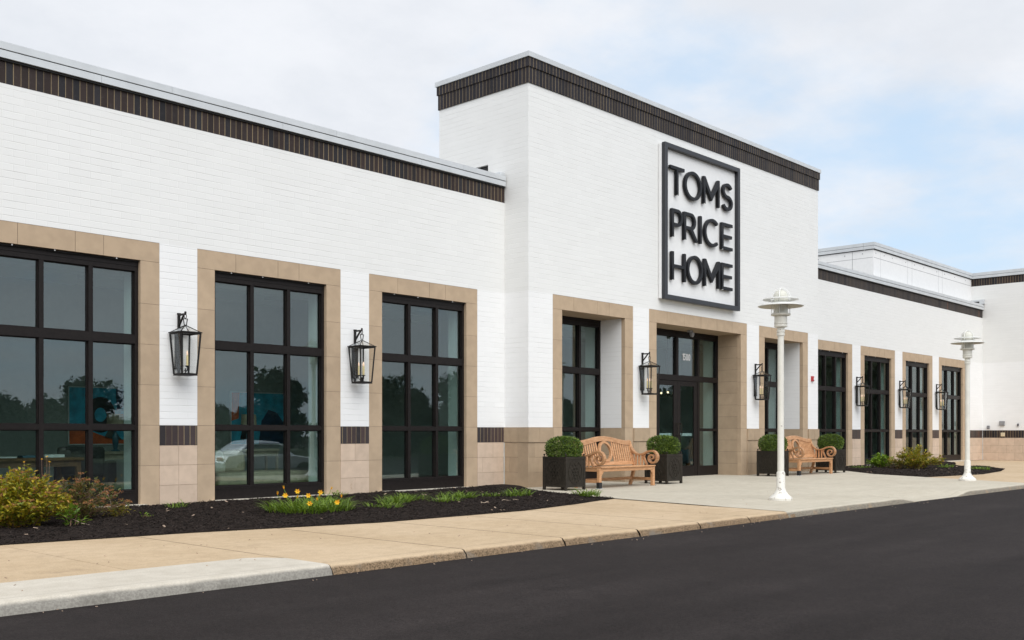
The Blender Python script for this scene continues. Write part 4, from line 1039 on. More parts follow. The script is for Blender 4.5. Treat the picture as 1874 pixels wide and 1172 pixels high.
KY = -6.885
def kerb_sheet(mb, x0, x1, yback, zf, step=.12, yb=None, zt=-.004, rough=.006, seed=0, kerb=True):
    """slab top with a rounded, chipped front edge and kerb face"""
    n = max(2, int((x1 - x0) / step)); rows = []
    for i in range(n + 1):
        x = x0 + (x1 - x0) * i / n
        e = rough * (noise.noise(Vector((x * 2.3, seed, 0))) + .7 * noise.noise(Vector((x * 9, seed, 3)))) - max(0, noise.noise(Vector((x * 1.1, seed, 9))) - .35) * .05
        zz = zf(x, KY); prof = []
        ys = [yback(x) + (KY + .14 - yback(x)) * k / 8 for k in range(9)] if kerb else [yback(x) + (KY + .9 - yback(x)) * k / 8 for k in range(9)]
        for y in ys: prof.append((x, y, zt + zf(x, y)))
        if kerb:
            r = 1 if zz > -.05 else .3
            prof += [(x, KY + .045, zt + zz - .001), (x, KY + .015 - e * .3, zt + zz - .008 * r), (x, KY - e * .6, zt + zz - .026 * r), (x, KY - .022 - e, min(-.05, zt + zz - .05)), (x, KY - .04, ZA - .03)]
        rows.append(prof)
    w = len(rows[0]); vs = [p for rr in rows for p in rr]
    mb.add(vs, [(i * w + k, (i + 1) * w + k, (i + 1) * w + k + 1, i * w + k + 1) for i in range(n) for k in range(w - 1)])
flat = lambda x, y: 0.0
xj = [-16.2, -14.2, -12.8, -11.39, -10.07, -8.50, -7.05, -5.72, -4.45, -3.25]
sw = MB()
for i, (p, q) in enumerate(zip(xj, xj[1:] + [-2.0])):
    if q < -9.0: sw.add([(p + .004, -5.97, -.004), (q - .004, -5.97, -.004), (q - .004, -2.6, -.004), (p + .004, -2.6, -.004), (p + .004, -5.97, -.09), (q - .004, -5.97, -.09), (q - .004, -2.6, -.09), (p + .004, -2.6, -.09)], [(0, 1, 2, 3), (0, 4, 5, 1), (1, 5, 6, 2), (3, 7, 4, 0), (2, 6, 7, 3)])
    else: kerb_sheet(sw, p + .007, q - .007, lambda x: -2.6, flat, seed=i * 3.1, rough=.009)
sw.add([(-10.6, -6.7, -.006), (-9.8, -6.7, -.006), (-9.8, -5.8, -.006), (-10.6, -5.8, -.006)], [(0, 1, 2, 3)])
sw.add([(-3.2, -6.6, -.012), (.5, -6.6, -.012), (.5, .6, -.012), (-3.2, .6, -.012)], [(0, 1, 2, 3)])
sw.add([(8.6, -6.5, -.006), (8.75, -6.72, -.006), (29, -6.72, -.006), (29, .7, -.006), (12.5, .7, -.006), (10.3, -3.9, -.006)], [(0, 1, 2, 3, 4, 5)])
kerb_sheet(sw, 8.82, 29, lambda x: -6.70, flat, seed=77, step=.25, rough=.009)
tag(sw.build('sidewalk', 'tan_concrete', smooth=True, auto=50), kind='structure')
sl = MB()
for p, q in ((-16.2, -10.07),): kerb_sheet(sl, p + .003, q - .003, lambda x: -5.985 if x < -10.25 else -5.985 - (x + 10.25) * 1.5, flat, zt=.0, seed=p, rough=.004)
tag(sl.build('kerb_slab', 'new_concrete', smooth=True, auto=50), kind='structure')
# patio with a dropped-kerb ramp
def ss(a, b, x): t = max(0, min(1, (x - a) / (b - a))); return t * t * (3 - 2 * t)
def ramp(x, y): return -.083 * ss(1.75, 2.45, x) * (1 - ss(4.3, 5.0, x)) * ss(-5.55, -6.88, y) if 1 else 0
def interp(P, t):
    for (a, b), (c, d) in zip(P[:-1], P[1:]):
        if t <= c: return b + (d - b) * max(0, (t - a)) / (c - a)
    return P[-1][1]
xlp = [(-6.885, -2.2), (-4.78, -1.80), (-3.31, -1.50), (-2.49, -1.42), (-1.0, -.76), (.0, -.28), (.7, -.1)]
xrp = [(-6.885, 8.85), (-3.96, 10.45), (-2.2, 11.42), (-.65, 13.1), (.0, 13.15), (.75, 13.15)]
pt = MB(); ys = [.72, .0, -.65, -1.5, -2.4, -3.3, -4.2, -5.0, -5.5, -5.8, -6.1, -6.4, -6.6, -6.75, KY + .045, KY + .015, KY, KY - .022, KY - .04]
nx = 130; vs = []
for j, y in enumerate(ys):
    for i in range(nx + 1):
        yy = max(y, -6.885); x = interp(xlp, yy) + (interp(xrp, yy) - interp(xlp, yy)) * i / nx
        z = ramp(x, y); rr = 1 if z > -.05 else .2
        dz = {KY + .015: -.006, KY: -.024, KY - .022: -.055}.get(y, 0) * rr
        if y == KY - .022: z = min(-.05, z + dz) if rr == 1 else z - .012
        elif y == KY - .04: z = ZA - .03
        else: z += dz
        e = .004 * noise.noise(Vector((x * 3, 5, 1))) if y < KY + .02 else 0
        vs.append((x, y - e, z))
pt.add(vs, [(j * (nx + 1) + i, j * (nx + 1) + i + 1, (j + 1) * (nx + 1) + i + 1, (j + 1) * (nx + 1) + i) for j in range(len(ys) - 1) for i in range(nx)])
tag(pt.build('patio', 'patio_concrete', smooth=True, auto=50), kind='structure')

# mulch beds
LF = [(-13.2, -3.15), (-11.4, -3.32), (-9.46, -3.56), (-7.2, -4.08), (-4.6, -4.08), (-3.0, -3.75), (-1.48, -3.31)]
LB = [(-13.2, .62), (-.10, .62)]
def lback(x): return .62 if x < -.2 else .62
def lb2(x): return interp([(-13.2, .64), (-.32, .62), (-.31, .0)], x) if x < -.32 else 0
LBp = [(-13.2, .63), (-.22, .62)]
def left_back(x):
    # right boundary follows the patio edge
    if x <= -1.46: return .63
    return .63
RF = [(10.47, -3.96), (13.4, -4.37), (16, -4.0), (18.3, -3.4), (18.9, -2.3), (19.8, -1.3), (22, -.6), (24.5, .35)]
def xleft_patio(y): return interp(xlp, y)
def bed_height(x, y, edge):
    m = ss(.04, .6, edge)
    h = .004 + .05 * m + .035 * m * noise.noise(Vector((x * .9, y * .9, 0))) + .022 * m * noise.noise(Vector((x * 4, y * 4, 2))) + .016 * min(1, edge * 12) * noise.noise(Vector((x * 13, y * 13, 4))) + .010 * min(1, edge * 12) * noise.noise(Vector((x * 30, y * 30, 4)))
    return h
def left_range(x):      # (front, back) of the left bed at x
    f = interp(LF, x)
    if x < -1.48: b_ = .60
    else: b_ = .60
    return f, b_
bed = MB(); NX, NY = 240, 80; vs = []
for i in range(NX + 1):
    s = i / NX
    for j in range(NY + 1):
        t_ = j / NY
        # left edge x=-13.2, right edge follows patio boundary from (-1.48,-3.31) to (-.1,.6)
        yf, yb = -3.2, .60
        yr = -3.31 + (.60 + 3.31) * t_; xr = interp(xlp, yr) + .03
        x = -13.2 + (xr + 13.2) * s
        f = interp(LF, x); y = f + (.60 - f) * t_ if x < -1.48 else -3.31 + 3.91 * t_
        edge = min((y - f) if x < -1.48 else 9, abs(xr - x), .02 + (.60 - y) * 1.0)
        vs.append((x, y, bed_height(x, y, max(0, edge)) + (.05 * ss(1.2, 0, (x + .2) ** 2 + (y - .5) ** 2))))
bed.add(vs, [(i * (NY + 1) + j, (i + 1) * (NY + 1) + j, (i + 1) * (NY + 1) + j + 1, i * (NY + 1) + j + 1) for i in range(NX) for j in range(NY)])
tag(bed.build('mulch_bed', 'mulch', smooth=True), kind='structure')
RBp = [(10.47, -3.94), (11.42, -2.2), (13.1, -.65), (13.2, .66), (24.5, .66)]
bed = MB(); NX, NY = 140, 50; vs = []
for i in range(NX + 1):
    x = 10.47 + (24.5 - 10.47) * i / NX; f = interp(RF, x); b_ = interp(RBp, x)
    for j in range(NY + 1):
        y = f + (b_ - f) * j / NY; edge = min(y - f, (b_ - y) if x < 13.15 else .25 + (b_ - y))
        vs.append((x, y, bed_height(x, y, max(0, edge))))
bed.add(vs, [(i * (NY + 1) + j, (i + 1) * (NY + 1) + j, (i + 1) * (NY + 1) + j + 1, i * (NY + 1) + j + 1) for i in range(NX) for j in range(NY)])
tag(bed.build('mulch_bed', 'mulch', smooth=True), kind='structure')
def bed_point(right=False):
    while 1:
        if not right:
            x = random.uniform(-12.9, -.3); y = random.uniform(-4.1, .58)
            if y < interp(LF, x) + .01 and x < -1.48: continue
            if x > interp(xlp, y) - .0 or (x > -1.48 and y < -3.3): continue
            edge = min((y - interp(LF, x)) if x < -1.48 else 9, interp(xlp, y) + .03 - x, .02 + .6 - y)
        else:
            x = random.uniform(10.6, 24); y = random.uniform(-4.3, .6)
            if y < interp(RF, x) or y > interp(RBp, x): continue
            edge = min(y - interp(RF, x), (interp(RBp, x) - y) if x < 13.15 else .25 + interp(RBp, x) - y)
        return x, y, bed_height(x, y, max(0, edge))
def chip(mb, x, y, z, L, w, h):
    a = random.uniform(0, PI); ti = random.uniform(-.5, .5); d = Vector((math.cos(a) * math.cos(ti), math.sin(a) * math.cos(ti), math.sin(ti)))
    c = Vector((x, y, z)); mb.bar(c - d * L / 2, c + d * L / 2, w, h)
ch = MB()
for k in range(24000):
    x, y, z = bed_point(False); chip(ch, x, y, z + .003, random.uniform(.012, .055), random.uniform(.004, .012), random.uniform(.003, .008))
for k in range(3500):
    x, y, z = bed_point(False); chip(ch, x, y, z + .008, random.uniform(.05, .11), random.uniform(.004, .008), random.uniform(.003, .006))
for k in range(4500):
    x, y, z = bed_point(True); chip(ch, x, y, z + .003, random.uniform(.02, .07), random.uniform(.008, .02), random.uniform(.005, .01))
tag(ch.build('mulch_chips', 'mulch_chip'), 'black shredded wood mulch covering both planting beds', 'mulch', kind='stuff')
ch = MB()
for k in range(90):
    x, y, z = bed_point(False); chip(ch, x, y, z + .012, random.uniform(.02, .05), random.uniform(.012, .025), .006)
for k in range(25):
    x, y, z = bed_point(True); chip(ch, x, y, z + .012, random.uniform(.03, .05), random.uniform(.012, .025), .008)
for k in range(60):
    x = random.uniform(-13, 2); y = random.uniform(-6.7, -4.3); chip(ch, x, y, .003, random.uniform(.008, .025), .007, .004)
for k in range(60):
    x = random.uniform(-13, 4); chip(ch, x, KY - .04 - abs(random.gauss(0, .12)), ZA + .004, random.uniform(.006, .016), .006, .004)
tag(ch.build('pale_debris', 'light_chip'), 'pale wood flecks and leaf litter scattered on mulch, walk and kerb edge', 'litter', kind='stuff')
for (x, y, a, L) in ((-4.6, -3.3, .5, .35), (-4.0, -3.25, -.3, .28)):
    m = MB(); p = [(x + math.cos(a) * L * (k / 6 - .5), y + math.sin(a) * L * (k / 6 - .5) + .03 * math.sin(k), .085 + .01 * math.sin(k * 1.7)) for k in range(7)]
    m.tube(p, .005, 5); tag(m.build('fallen_twig', 'dry_twig'), 'dry curved twig lying on the mulch between daylily tufts' if a > 0 else 'short straight dry twig on the mulch in front of the stone base', 'twig')

# ------------------------------------------------------------------ PLANTS
def make_shrub(name, label, cat, loc, R, H, nst, nleaf, lm, ls, bloom=None, group=None, squash=1.0, lean=(0, 0), seed=1):
    random.seed(seed)
    r = thing(name, label, cat, loc, group=group); st = MB(); fo = MB(); bl_ = MB(); ends = []
    for k in range(nst):
        a = random.uniform(0, 2 * PI); q = math.sqrt(random.random()); tx = R * q * math.cos(a) + lean[0]; ty = R * q * math.sin(a) * squash + lean[1]
        tz = H * (1 - .62 * q ** 2) * random.uniform(.72, 1.06)
        b0 = Vector((tx * .15 + random.uniform(-.05, .05), ty * .15 + random.uniform(-.05, .05), 0)); t1 = Vector((tx, ty, tz)); md = (b0 + t1) / 2 + Vector((0, 0, tz * .12)) - Vector((tx, ty, 0)) * .12
        pts = [b0, b0.lerp(md, .6), md, md.lerp(t1, .55), t1]; st.tube(pts, [.006, .005, .004, .003, .002], 4)
        ends.append((pts, t1))
    per = nleaf // nst
    for pts, t1 in ends:
        for k in range(per):
            u = random.random() ** .55 * 3.999; i = int(u); p = pts[i].lerp(pts[i + 1], u - i) + rv() * .05
            p.z = max(p.z, .03)
            d = (pts[i + 1] - pts[i]).normalized() * .5 + rv(); d.z = d.z * .45 + .05; L = ls * random.uniform(.6, 1.3)
            leaf(fo, p, d, Vector((0, 0, 1)) + rv() * .5, L, L * random.uniform(.38, .55))
        if bloom and random.random() < bloom:
            for k in range(26):
                o = rv() * .035; o.z *= .35; leaf(bl_, t1 + o + Vector((0, 0, .012)), rv() + Vector((0, 0, .6)), rv(), .014, .011)
    st.build('stem', 'twig', r); fo.build('foliage', lm, r)
    if bloom: bl_.build('bloom', 'spirea_bloom', r)
    return r
make_shrub('spirea_shrub', 'large yellow-green spirea shrub spilling over the mulch at the left edge', 'shrub', (-10.72, -2.0, 0), .62, .72, 150, 10500, 'spirea_leaf', .055, .6, squash=.8, seed=3)
make_shrub('spirea_shrub', 'sparser rust-tipped spirea shrub with bare stems, right of the large yellow-green one', 'shrub', (-9.85, -1.35, 0), .62, .58, 70, 3000, 'spirea_dark_leaf', .045, .9, squash=.7, lean=(.12, 0), seed=5)
make_shrub('low_shrub', 'small low yellow-green sprig right of the sparse rust-tipped shrub', 'shrub', (-9.2, -1.25, 0), .17, .22, 16, 420, 'spirea_leaf', .035, .3, seed=9)
make_shrub('leafy_weed', 'bright green leafy weed in front of the large left shrub', 'plant', (-10.28, -2.4, 0), .15, .30, 6, 90, 'lily_leaf', .075, seed=11)
make_shrub('leafy_weed', 'tiny two-leaved green seedling alone on the mulch', 'plant', (-9.2, -2.02, .05), .08, .07, 5, 22, 'bright_leaf', .04, seed=13)
def bare_stems(label, loc, pts_list, seed):
    m = MB()
    for pts in pts_list: m.tube([Vector(p) for p in pts], .0035, 4)
    o = m.build('dry_stem', 'dry_twig', loc=loc); tag(o, label, 'twig')
bare_stems('tall bare dry stem standing right of the sparse shrub', (-9.15, -1.0, 0), [[(0, 0, 0), (-.02, 0, .2), (-.07, .02, .36)]], 1)
bare_stems('dry stem leaning towards the walk from under the large shrub', (-10.3, -2.3, 0), [[(0, 0, .16), (.12, -.12, .08), (.22, -.2, .05)]], 2)
m = MB(); r = thing('flower_stalk', 'thin stalks with small yellow buds above the large shrub', 'flower', (-10.35, -1.75, 0))
for x, h in ((-.2, .80), (0, .83), (.06, .86), (.09, .80)): m.tube([(x * .5, 0, .2), (x * .9, 0, .6), (x, .01, h - .03)], .0022, 4)
m.build('stem', 'twig', r); m = MB()
for x, h in ((-.2, .80), (0, .83), (.06, .86), (.09, .80)):
    for k in range(6): leaf(m, Vector((x, .01, h - .04)), rv() + Vector((0, 0, .8)), rv(), .02, .008)
m.build('bloom', 'lily_petal', r)

def make_lily(name, label, cat, loc, R, nb, L, flowers=(), mat='lily_leaf', group=None, seed=1, squash=1):
    random.seed(seed); r = thing(name, label, cat, loc, group=group); m = MB()
    for k in range(nb):
        a = random.uniform(0, 2 * PI); q = math.sqrt(random.random()) * R; bx_, by_ = q * math.cos(a), q * math.sin(a) * squash
        b_ = random.uniform(0, 2 * PI) if q < R * .4 else a + random.gauss(0, .8); l = L * random.uniform(.6, 1.2); w = random.uniform(.007, .013)
        reach = l * random.uniform(.45, 1.0); hh = l * random.uniform(.3, .68); d = Vector((math.cos(b_), math.sin(b_), 0)); s = Vector((-d.y, d.x, 0)); vs = []
        K = 5
        for i in range(K + 1):
            t = i / K; p = Vector((bx_, by_, 0)) + d * reach * t ** 1.3 + Vector((0, 0, hh * (1.9 * t - 1.15 * t * t))); ww = w * (1 - t ** 3) + .0008
            vs += [p - s * ww / 2, p + s * ww / 2]
        m.add(vs, [(2 * i, 2 * i + 1, 2 * i + 3, 2 * i + 2) for i in range(K)])
    m.build('blade', mat, r)['kind'] = 'stuff'
    for (fx, fy_, fz, kind) in flowers:
        s = MB(); s.tube([(fx * .5, fy_ * .5, 0), (fx * .85, fy_ * .85, fz * .6), (fx, fy_, fz)], .004, 5); so = s.build('stalk', 'lily_leaf', r)
        f = MB(); face = Vector((-.45, -.75, .45)).normalized() if kind == 1 else Vector((random.uniform(-.4, .4), random.uniform(-.4, .2), 1)).normalized()
        u = face.cross(Vector((0, 0, 1))).normalized() if abs(face.z) < .95 else Vector((1, 0, 0)); v = face.cross(u)
        c = Vector((fx, fy_, fz))
        for k in range(6):
            a = k * PI / 3; d = u * math.cos(a) + v * math.sin(a); op = .036 if kind == 1 else .013
            p0 = c; p1 = c + face * .018 + d * op * .6; p2 = c + face * (.028 if kind == 1 else .055) + d * op * 1.15; sd_ = face.cross(d).normalized() * (.013 if kind == 1 else .006)
            f.add([p0, p1 - sd_, p1 + sd_, p2], [(0, 1, 3), (0, 3, 2)])
        f.build('bloom', 'lily_petal', so)
    return r
lilies = [((-7.1, -2.45), .58, 760, .30, 'large daylily clump with yellow blooms in front of the second window'),
          ((-6.15, -1.5), .34, 230, .25, 'green daylily clump merging into the right of the blooming one, near the wall'),
          ((-6.05, -2.75), .26, 110, .21, 'sparse daylily tuft at the front right of the blooming clump'),
          ((-5.35, -2.15), .25, 170, .25, 'rounded daylily tuft in the gap below the second lantern'),
          ((-4.72, -1.75), .30, 190, .23, 'daylily tuft below the left pane of the third window'),
          ((-4.65, -2.5), .22, 130, .19, 'small low daylily tuft nearest the curved twig'),
          ((-3.85, -1.95), .32, 200, .23, 'spreading daylily tuft below the middle of the third window'),
          ((-3.15, -2.05), .18, 60, .18, 'thin daylily tuft left of the bushy one near the tower corner'),
          ((-2.75, -2.25), .22, 130, .27, 'bushy daylily tuft between the third window and the tower corner'),
          ((-1.85, -3.0), .22, 150, .24, 'dense daylily tuft at the bed tip in front of the first planter'),
          ((-8.0, -.55), .16, 40, .20, 'small grass tuft against the second window base, left of the blooms'),
          ((-4.75, .1), .20, 45, .18, 'grass tuft close to the stone base below the second lantern')]
for i, ((x, y), R, nb, L, lab) in enumerate(lilies):
    fl = ()
    if i == 0: fl = ((-.40, -.02, .23, 1), (-.02, .0, .21, 1), (.34, .22, .23, 1), (.14, -.42, .13, 1), (.05, .35, .25, 1), (-.25, -.35, .13, 1), (-.34, -.2, .2, 2), (-.05, -.25, .16, 2), (.12, -.05, .2, 2), (.46, .14, .27, 2), (-.2, .3, .3, 2), (.46, -.1, .17, 2), (-.44, .1, .24, 2), (.26, -.3, .12, 2))
    make_lily('daylily', lab, 'flower plant', (x, y, .04), R, nb, L, fl, group='daylily tufts in the front bed', seed=20 + i)
make_lily('daylily', 'lone weak grass blade tuft at the tip of the front bed, beside the patio edge', 'flower plant', (-1.4, -2.75, .03), .1, 30, .16, seed=55, group='daylily tufts in the front bed')
make_shrub('hosta', 'bright green leafy plant in the far bed, left of the reddish shrub', 'plant', (15.3, -.75, .03), .42, .42, 34, 520, 'bright_leaf', .12, seed=31)
make_shrub('spirea_shrub', 'rusty yellow spirea shrub in the far bed behind the farther lamp post', 'shrub', (15.0, -1.9, .03), .85, .68, 70, 3000, 'spirea_leaf', .08, .4, lean=(.15, 0), seed=33)
make_shrub('low_shrub', 'low dull green plant between the hosta and the far reddish shrub', 'plant', (14.7, -1.5, .03), .36, .26, 22, 420, 'spirea_dark_leaf', .07, seed=35)
make_lily('daylily', 'small bright tuft at the right tip of the far bed, past the farther lamp post', 'plant', (15.6, -3.55, .04), .25, 80, .22, mat='bright_leaf', seed=37, group='daylily tufts in the far bed')
make_lily('daylily', 'thin green tuft behind the farther lamp post at the right of the rusty shrub', 'plant', (16.6, -2.2, .04), .22, 70, .24, mat='bright_leaf', seed=38, group='daylily tufts in the far bed')
make_lily('daylily', 'low yellowish tuft along the left back edge of the far bed', 'plant', (14.4, -.5, .04), .3, 90, .18, mat='lily_leaf', seed=39, group='daylily tufts in the far bed')

# ------------------------------------------------------------------ SHOWROOM (seen through the glass)
def painting(x0, x1, z0, z1, y, label, kind):
    t = thing('painting', label, 'painting', ((x0 + x1) / 2, y, z0)); w = (x1 - x0) / 2; h = z1 - z0
    MB().box(-w, w, -.03, 0, 0, h).build('canvas', 'art_teal' if kind < 2 else 'art_teal', t)
    f = MB(); b_ = .02
    f.box(-w - b_, -w, -.04, 0, -b_, h + b_); f.box(w, w + b_, -.04, 0, -b_, h + b_); f.box(-w, w, -.039, 0, -b_, 0); f.box(-w, w, -.039, 0, h, h + b_); f.build('frame', 'paper_white', t)
    s = MB()
    def blob(pts): s.add([(p[0] * w, -.033, p[1] * h) for p in pts] + [(p[0] * w, -.0305, p[1] * h) for p in pts], [tuple(range(len(pts))), tuple(range(2 * len(pts) - 1, len(pts) - 1, -1))])
    def ring(cx, cz, r0, r1, dy):
        K = 32; vs = []
        for k in range(K):
            a = 2 * PI * k / K
            for q in (r0, r1): vs.append((cx * w + q * h * math.cos(a), -dy, cz * h + q * h * 1.15 * math.sin(a)))
        s.add(vs, [(2 * k, 2 * k + 1, (2 * k + 3) % (2 * K), (2 * k + 2) % (2 * K)) for k in range(K)])
    if kind == 0:
        s.cur = 1; blob([(-1, 0), (1, 0), (1, .06), (.3, .1), (-.3, .22), (-1, .27)]); s.cur = 2; ring(.0, .52, .11, .28, .0335); s.cur = 3; blob([(.12, .10), (.75, .06), (.3, .3)]); s.cur = 0; blob([(.55, .6), (1, .75), (1, 1), (.5, 1)])
    elif kind == 1:
        s.cur = 1; blob([(-1, .45), (-.75, .5), (-.72, 1), (-1, 1)]); s.cur = 0; blob([(-.05, .0), (.95, .0), (.95, .35), (.6, .62), (.3, .68), (.05, .45)]); s.cur = 2; blob([(-.7, .1), (-.3, .08), (-.25, .3), (-.6, .35)])
    else: s.cur = 1; ring(0, .5, 0.02, .40, .0335)
    s.build('brushwork', ['art_blue', 'art_orange', 'rubber_black', 'art_grey'], t)
painting(-7.13, -5.95, .9, 1.95, 4.99, 'teal abstract painting with a black ring seen through the leftmost window', 0)
painting(-3.75, -2.36, .87, 1.95, 4.99, 'teal and orange abstract painting seen through the second window', 1)
painting(-.35, .65, .65, 1.6, 5.98, 'orange disc abstract painting low behind the third window', 2)
il = MB(); il.box(-8.6, -2.32, 5.0, 5.12, 0, 4.2); il.build('display_partition', 'interior_paint', store)
def table_lamp(x, y, z, label):
    t = thing('table_lamp', label, 'lamp', (x, y, z))
    MB().lathe([(.07, 0), (.075, .015), (.03, .04), (.055, .15), (.05, .28), (.018, .34), (.012, .42)], 20).build('base', 'ceramic_blue', t, smooth=True, auto=40)
    MB().lathe([(.155, .40), (.135, .66), (.130, .66), (.150, .40), (.155, .40)], 24, cap=False).build('lamp_shade', 'fabric_beige', t, smooth=True)
table_lamp(-6.9, 3.6, .78, 'table lamp with beige drum shade in front of the leftmost painting')
table_lamp(-4.45, 3.2, .80, 'table lamp with beige drum shade in front of the second painting')
def table(x, y, lx, ly, h, label, name='side_table', mat='dark_wood', cat='table', leg=.05):
    t = thing(name, label, cat, (x, y, 0)); MB().box(-lx / 2, lx / 2, -ly / 2, ly / 2, h - .05, h).build('tabletop', mat, t, bevel=.006)
    MB().box(-lx / 2 + .04, lx / 2 - .04, -ly / 2 + .04, ly / 2 - .04, h - .14, h - .052).build('apron', mat, t)
    for sx in (-1, 1):
        for sy in (-1, 1): MB().box(sx * (lx / 2 - leg) - leg / 2, sx * (lx / 2 - leg) + leg / 2, sy * (ly / 2 - leg) - leg / 2, sy * (ly / 2 - leg) + leg / 2, 0, h - .053).build('leg', mat, t)
    return t
table(-6.85, 3.6, .9, .45, .78, 'pale wood side table carrying the lamp at the leftmost window', mat='pale_wood', leg=.04)
table(-4.35, 3.2, .9, .45, .80, 'pale wood console table behind the tufted daybed', mat='pale_wood', leg=.04)
table(-8.9, 2.45, 1.5, .8, .72, 'dark wood desk with papers inside the leftmost window', 'writing_desk', leg=.07)
t = thing('magazine_pile', 'white papers and magazines lying on the dark wood desk', 'papers', (-8.9, 2.35, .722))
for k, (x, y, w, h, mt) in enumerate(((-.35, 0, .3, .22, 'paper_white'), (.05, .05, .28, .2, 'fabric_blue'), (.35, -.05, .3, .22, 'paper_white'))): MB().box(x - w / 2, x + w / 2, y - h / 2, y + h / 2, 0, .02 + .012 * k).build('magazine', mt, t)
def armchair(x, y, rz, label, mat):
    t = thing('armchair', label, 'chair', (x, y, 0), rz)
    MB().box(-.35, .35, -.35, .3, .22, .45).build('seat', mat, t, bevel=.05, seg=3, smooth=True); MB().box(-.36, .36, .22, .40, .40, .88).build('backrest', mat, t, bevel=.07, seg=3, smooth=True)
    for s in (-1, 1):
        MB().box(s * .36 - .07, s * .36 + .07, -.35, .3, .25, .64).build('armrest', mat, t, bevel=.05, seg=3, smooth=True)
        for sy in (-.3, .3): MB().lathe([(.022, 0), (.03, .22)], 10, (s * .3, sy, 0)).build('leg', 'dark_wood', t)
armchair(-7.75, 2.9, 2.5, 'dark armchair behind the writing desk', 'fabric_dark')
armchair(-9.7, 3.3, 1.2, 'beige wing armchair deep behind the leftmost window', 'fabric_beige')
armchair(9.8, 3.0, .5, 'pale armchair with blue back inside the entrance doors', 'fabric_blue')
t = thing('daybed', 'tufted tan daybed with cushions inside the second window', 'daybed', (-5.1, 2.0, 0))
MB().box(-.95, .95, -.4, .4, .2, .42).build('seat', 'fabric_beige', t, bevel=.05, seg=3, smooth=True); MB().box(-.92, .92, -.37, .37, .12, .2).build('frame', 'dark_wood', t)
for sx in (-1, 1):
    for sy in (-1, 1): MB().box(sx * .85 - .03, sx * .85 + .03, sy * .3 - .03, sy * .3 + .03, 0, .12).build('leg', 'dark_wood', t)
for x, rz, mt, lab in ((-5.75, .3, 'fabric_cream', 'cream patterned cushion at the left end of the daybed'), (-5.45, -.2, 'fabric_beige', 'plain beige cushion beside the cream one on the daybed')):
    c = MB(); c.sphere((0, 0, .2), .22, .07, .2, 20, 12)
    for i_, v_ in enumerate(c.v): c.v[i_] = (math.copysign(abs(v_[0] / .22) ** .45 * .22, v_[0]), v_[1], .2 + math.copysign(abs((v_[2] - .2) / .2) ** .45 * .2, v_[2] - .2))
    c; o = c.build('cushion', mt, smooth=True, loc=(x, 2.1, .41)); o.rotation_euler = (-.3, 0, rz); tag(o, lab, 'cushion')
t = thing('chandelier', 'small chandelier with glowing bulbs inside the left entrance door', 'light', (9.3, 3.0, 2.15))
MB().tube([(0, 0, 2.1), (0, 0, .1)], .01, 6).build('stem', 'lantern_iron', t)
for k in range(5):
    a = 2 * PI * k / 5; x, y = .3 * math.cos(a), .3 * math.sin(a); m = MB(); m.tube([(0, 0, .1), (x * .6, y * .6, .0), (x, y, .08)], .008, 6); q = m.build('arm', 'lantern_iron', t); MB().sphere((x, y, .12), .03).build('bulb', 'chandelier_bulb', q, smooth=True)

# ------------------------------------------------------------------ ACROSS THE LOT (mirrored in the windows)
def make_tree(seed, H, R):
    random.seed(seed); r = thing('tree', '', 'tree', group='trees across the parking lot'); tr = MB(); cr_ = MB()
    tr.tube([(0, 0, 0), (.05, .02, H * .2), (.0, .05, H * .45), (.1, 0, H * .8)], [R * .07, R * .055, R * .04, .02], 8)
    cl = []
    for k in range(20):
        a = random.uniform(0, 2 * PI); q = R * math.sqrt(random.random()) * .8; z = H * random.uniform(.12, .88); s = 1 - abs(z / H - .55) * .9
        c = Vector((q * math.cos(a) * s, q * math.sin(a) * s, z)); cl.append((c, R * random.uniform(.28, .46)))
        tr.tube([(0, 0, z * .5), tuple(c * .6 + Vector((0, 0, z * .2))), tuple(c)], [.07, .04, .015], 5)
    for c, cr0 in cl:
        for k in range(620):
            v = rv().normalized(); p = c + v * cr0 * random.uniform(.55, 1.08); p.z = max(.3, p.z); L = random.uniform(.12, .24); leaf(cr_, p, rv(), rv(), L, L * .6)
    for c, cr0 in cl:
        for k in range(150):
            p = c + rv() * cr0 * .85; p.z = max(.25, p.z); leaf(cr_, p, rv(), rv(), .55, .45)
    tr.build('trunk', 'bark', r); cr_.build('crown', 'tree_leaf', r)
    return r
tp = [(4, -44), (10, -52), (17, -55), (25, -49), (33, -57), (41, -52), (50, -58), (58, -53), (68, -57), (78, -52), (92, -60), (108, -54), (125, -60), (143, -55), (66, -23), (76, -27), (88, -31), (101, -36), (116, -44), (9, -47), (46, -47), (37, -47), (44, -55), (54, -48), (84, -50), (48, -14), (55, -18), (62, -17), (72, -19)]
t1 = make_tree(101, 6.2, 3.2); t2 = make_tree(102, 5.2, 3.6)
for i, (x, y) in enumerate(tp):
    lab = 'dark leafy tree across the parking lot, mirrored in the windows'
    s = (1, .85, 1.05, .9, 1.1)[i % 5] * (1 + max(0, x - 25) / 110) * (1.25 if y > -40 else 1) * (.78 if x < 12 else .80 if x < 30 else .86 if x < 62 and y < -40 else .70 if y < -40 else .92)
    o = (t1 if i == 0 else t2) if i < 2 else dup((t1, t2)[i % 2], (x, y, 0), 0, lab, 'trees across the parking lot')
    o.location = (x, y, lot_z(y)); o.rotation_euler = (0, 0, i * 1.9); o['label'] = lab; o.scale = (s * 1.15, s * 1.15, s)
hd = MB()
random.seed(77)
for k in range(9000):
    x = random.uniform(-30, 190); y = random.uniform(-64, -60); z = random.uniform(0, 1) ** .8 * (2.4 + 1.0 * noise.noise(Vector((x * .12, 0, 0))) + x * .012); L = random.uniform(.4, .8); leaf(hd, Vector((x, y, ZB + max(.1, z))), rv(), rv(), L, L * .6)
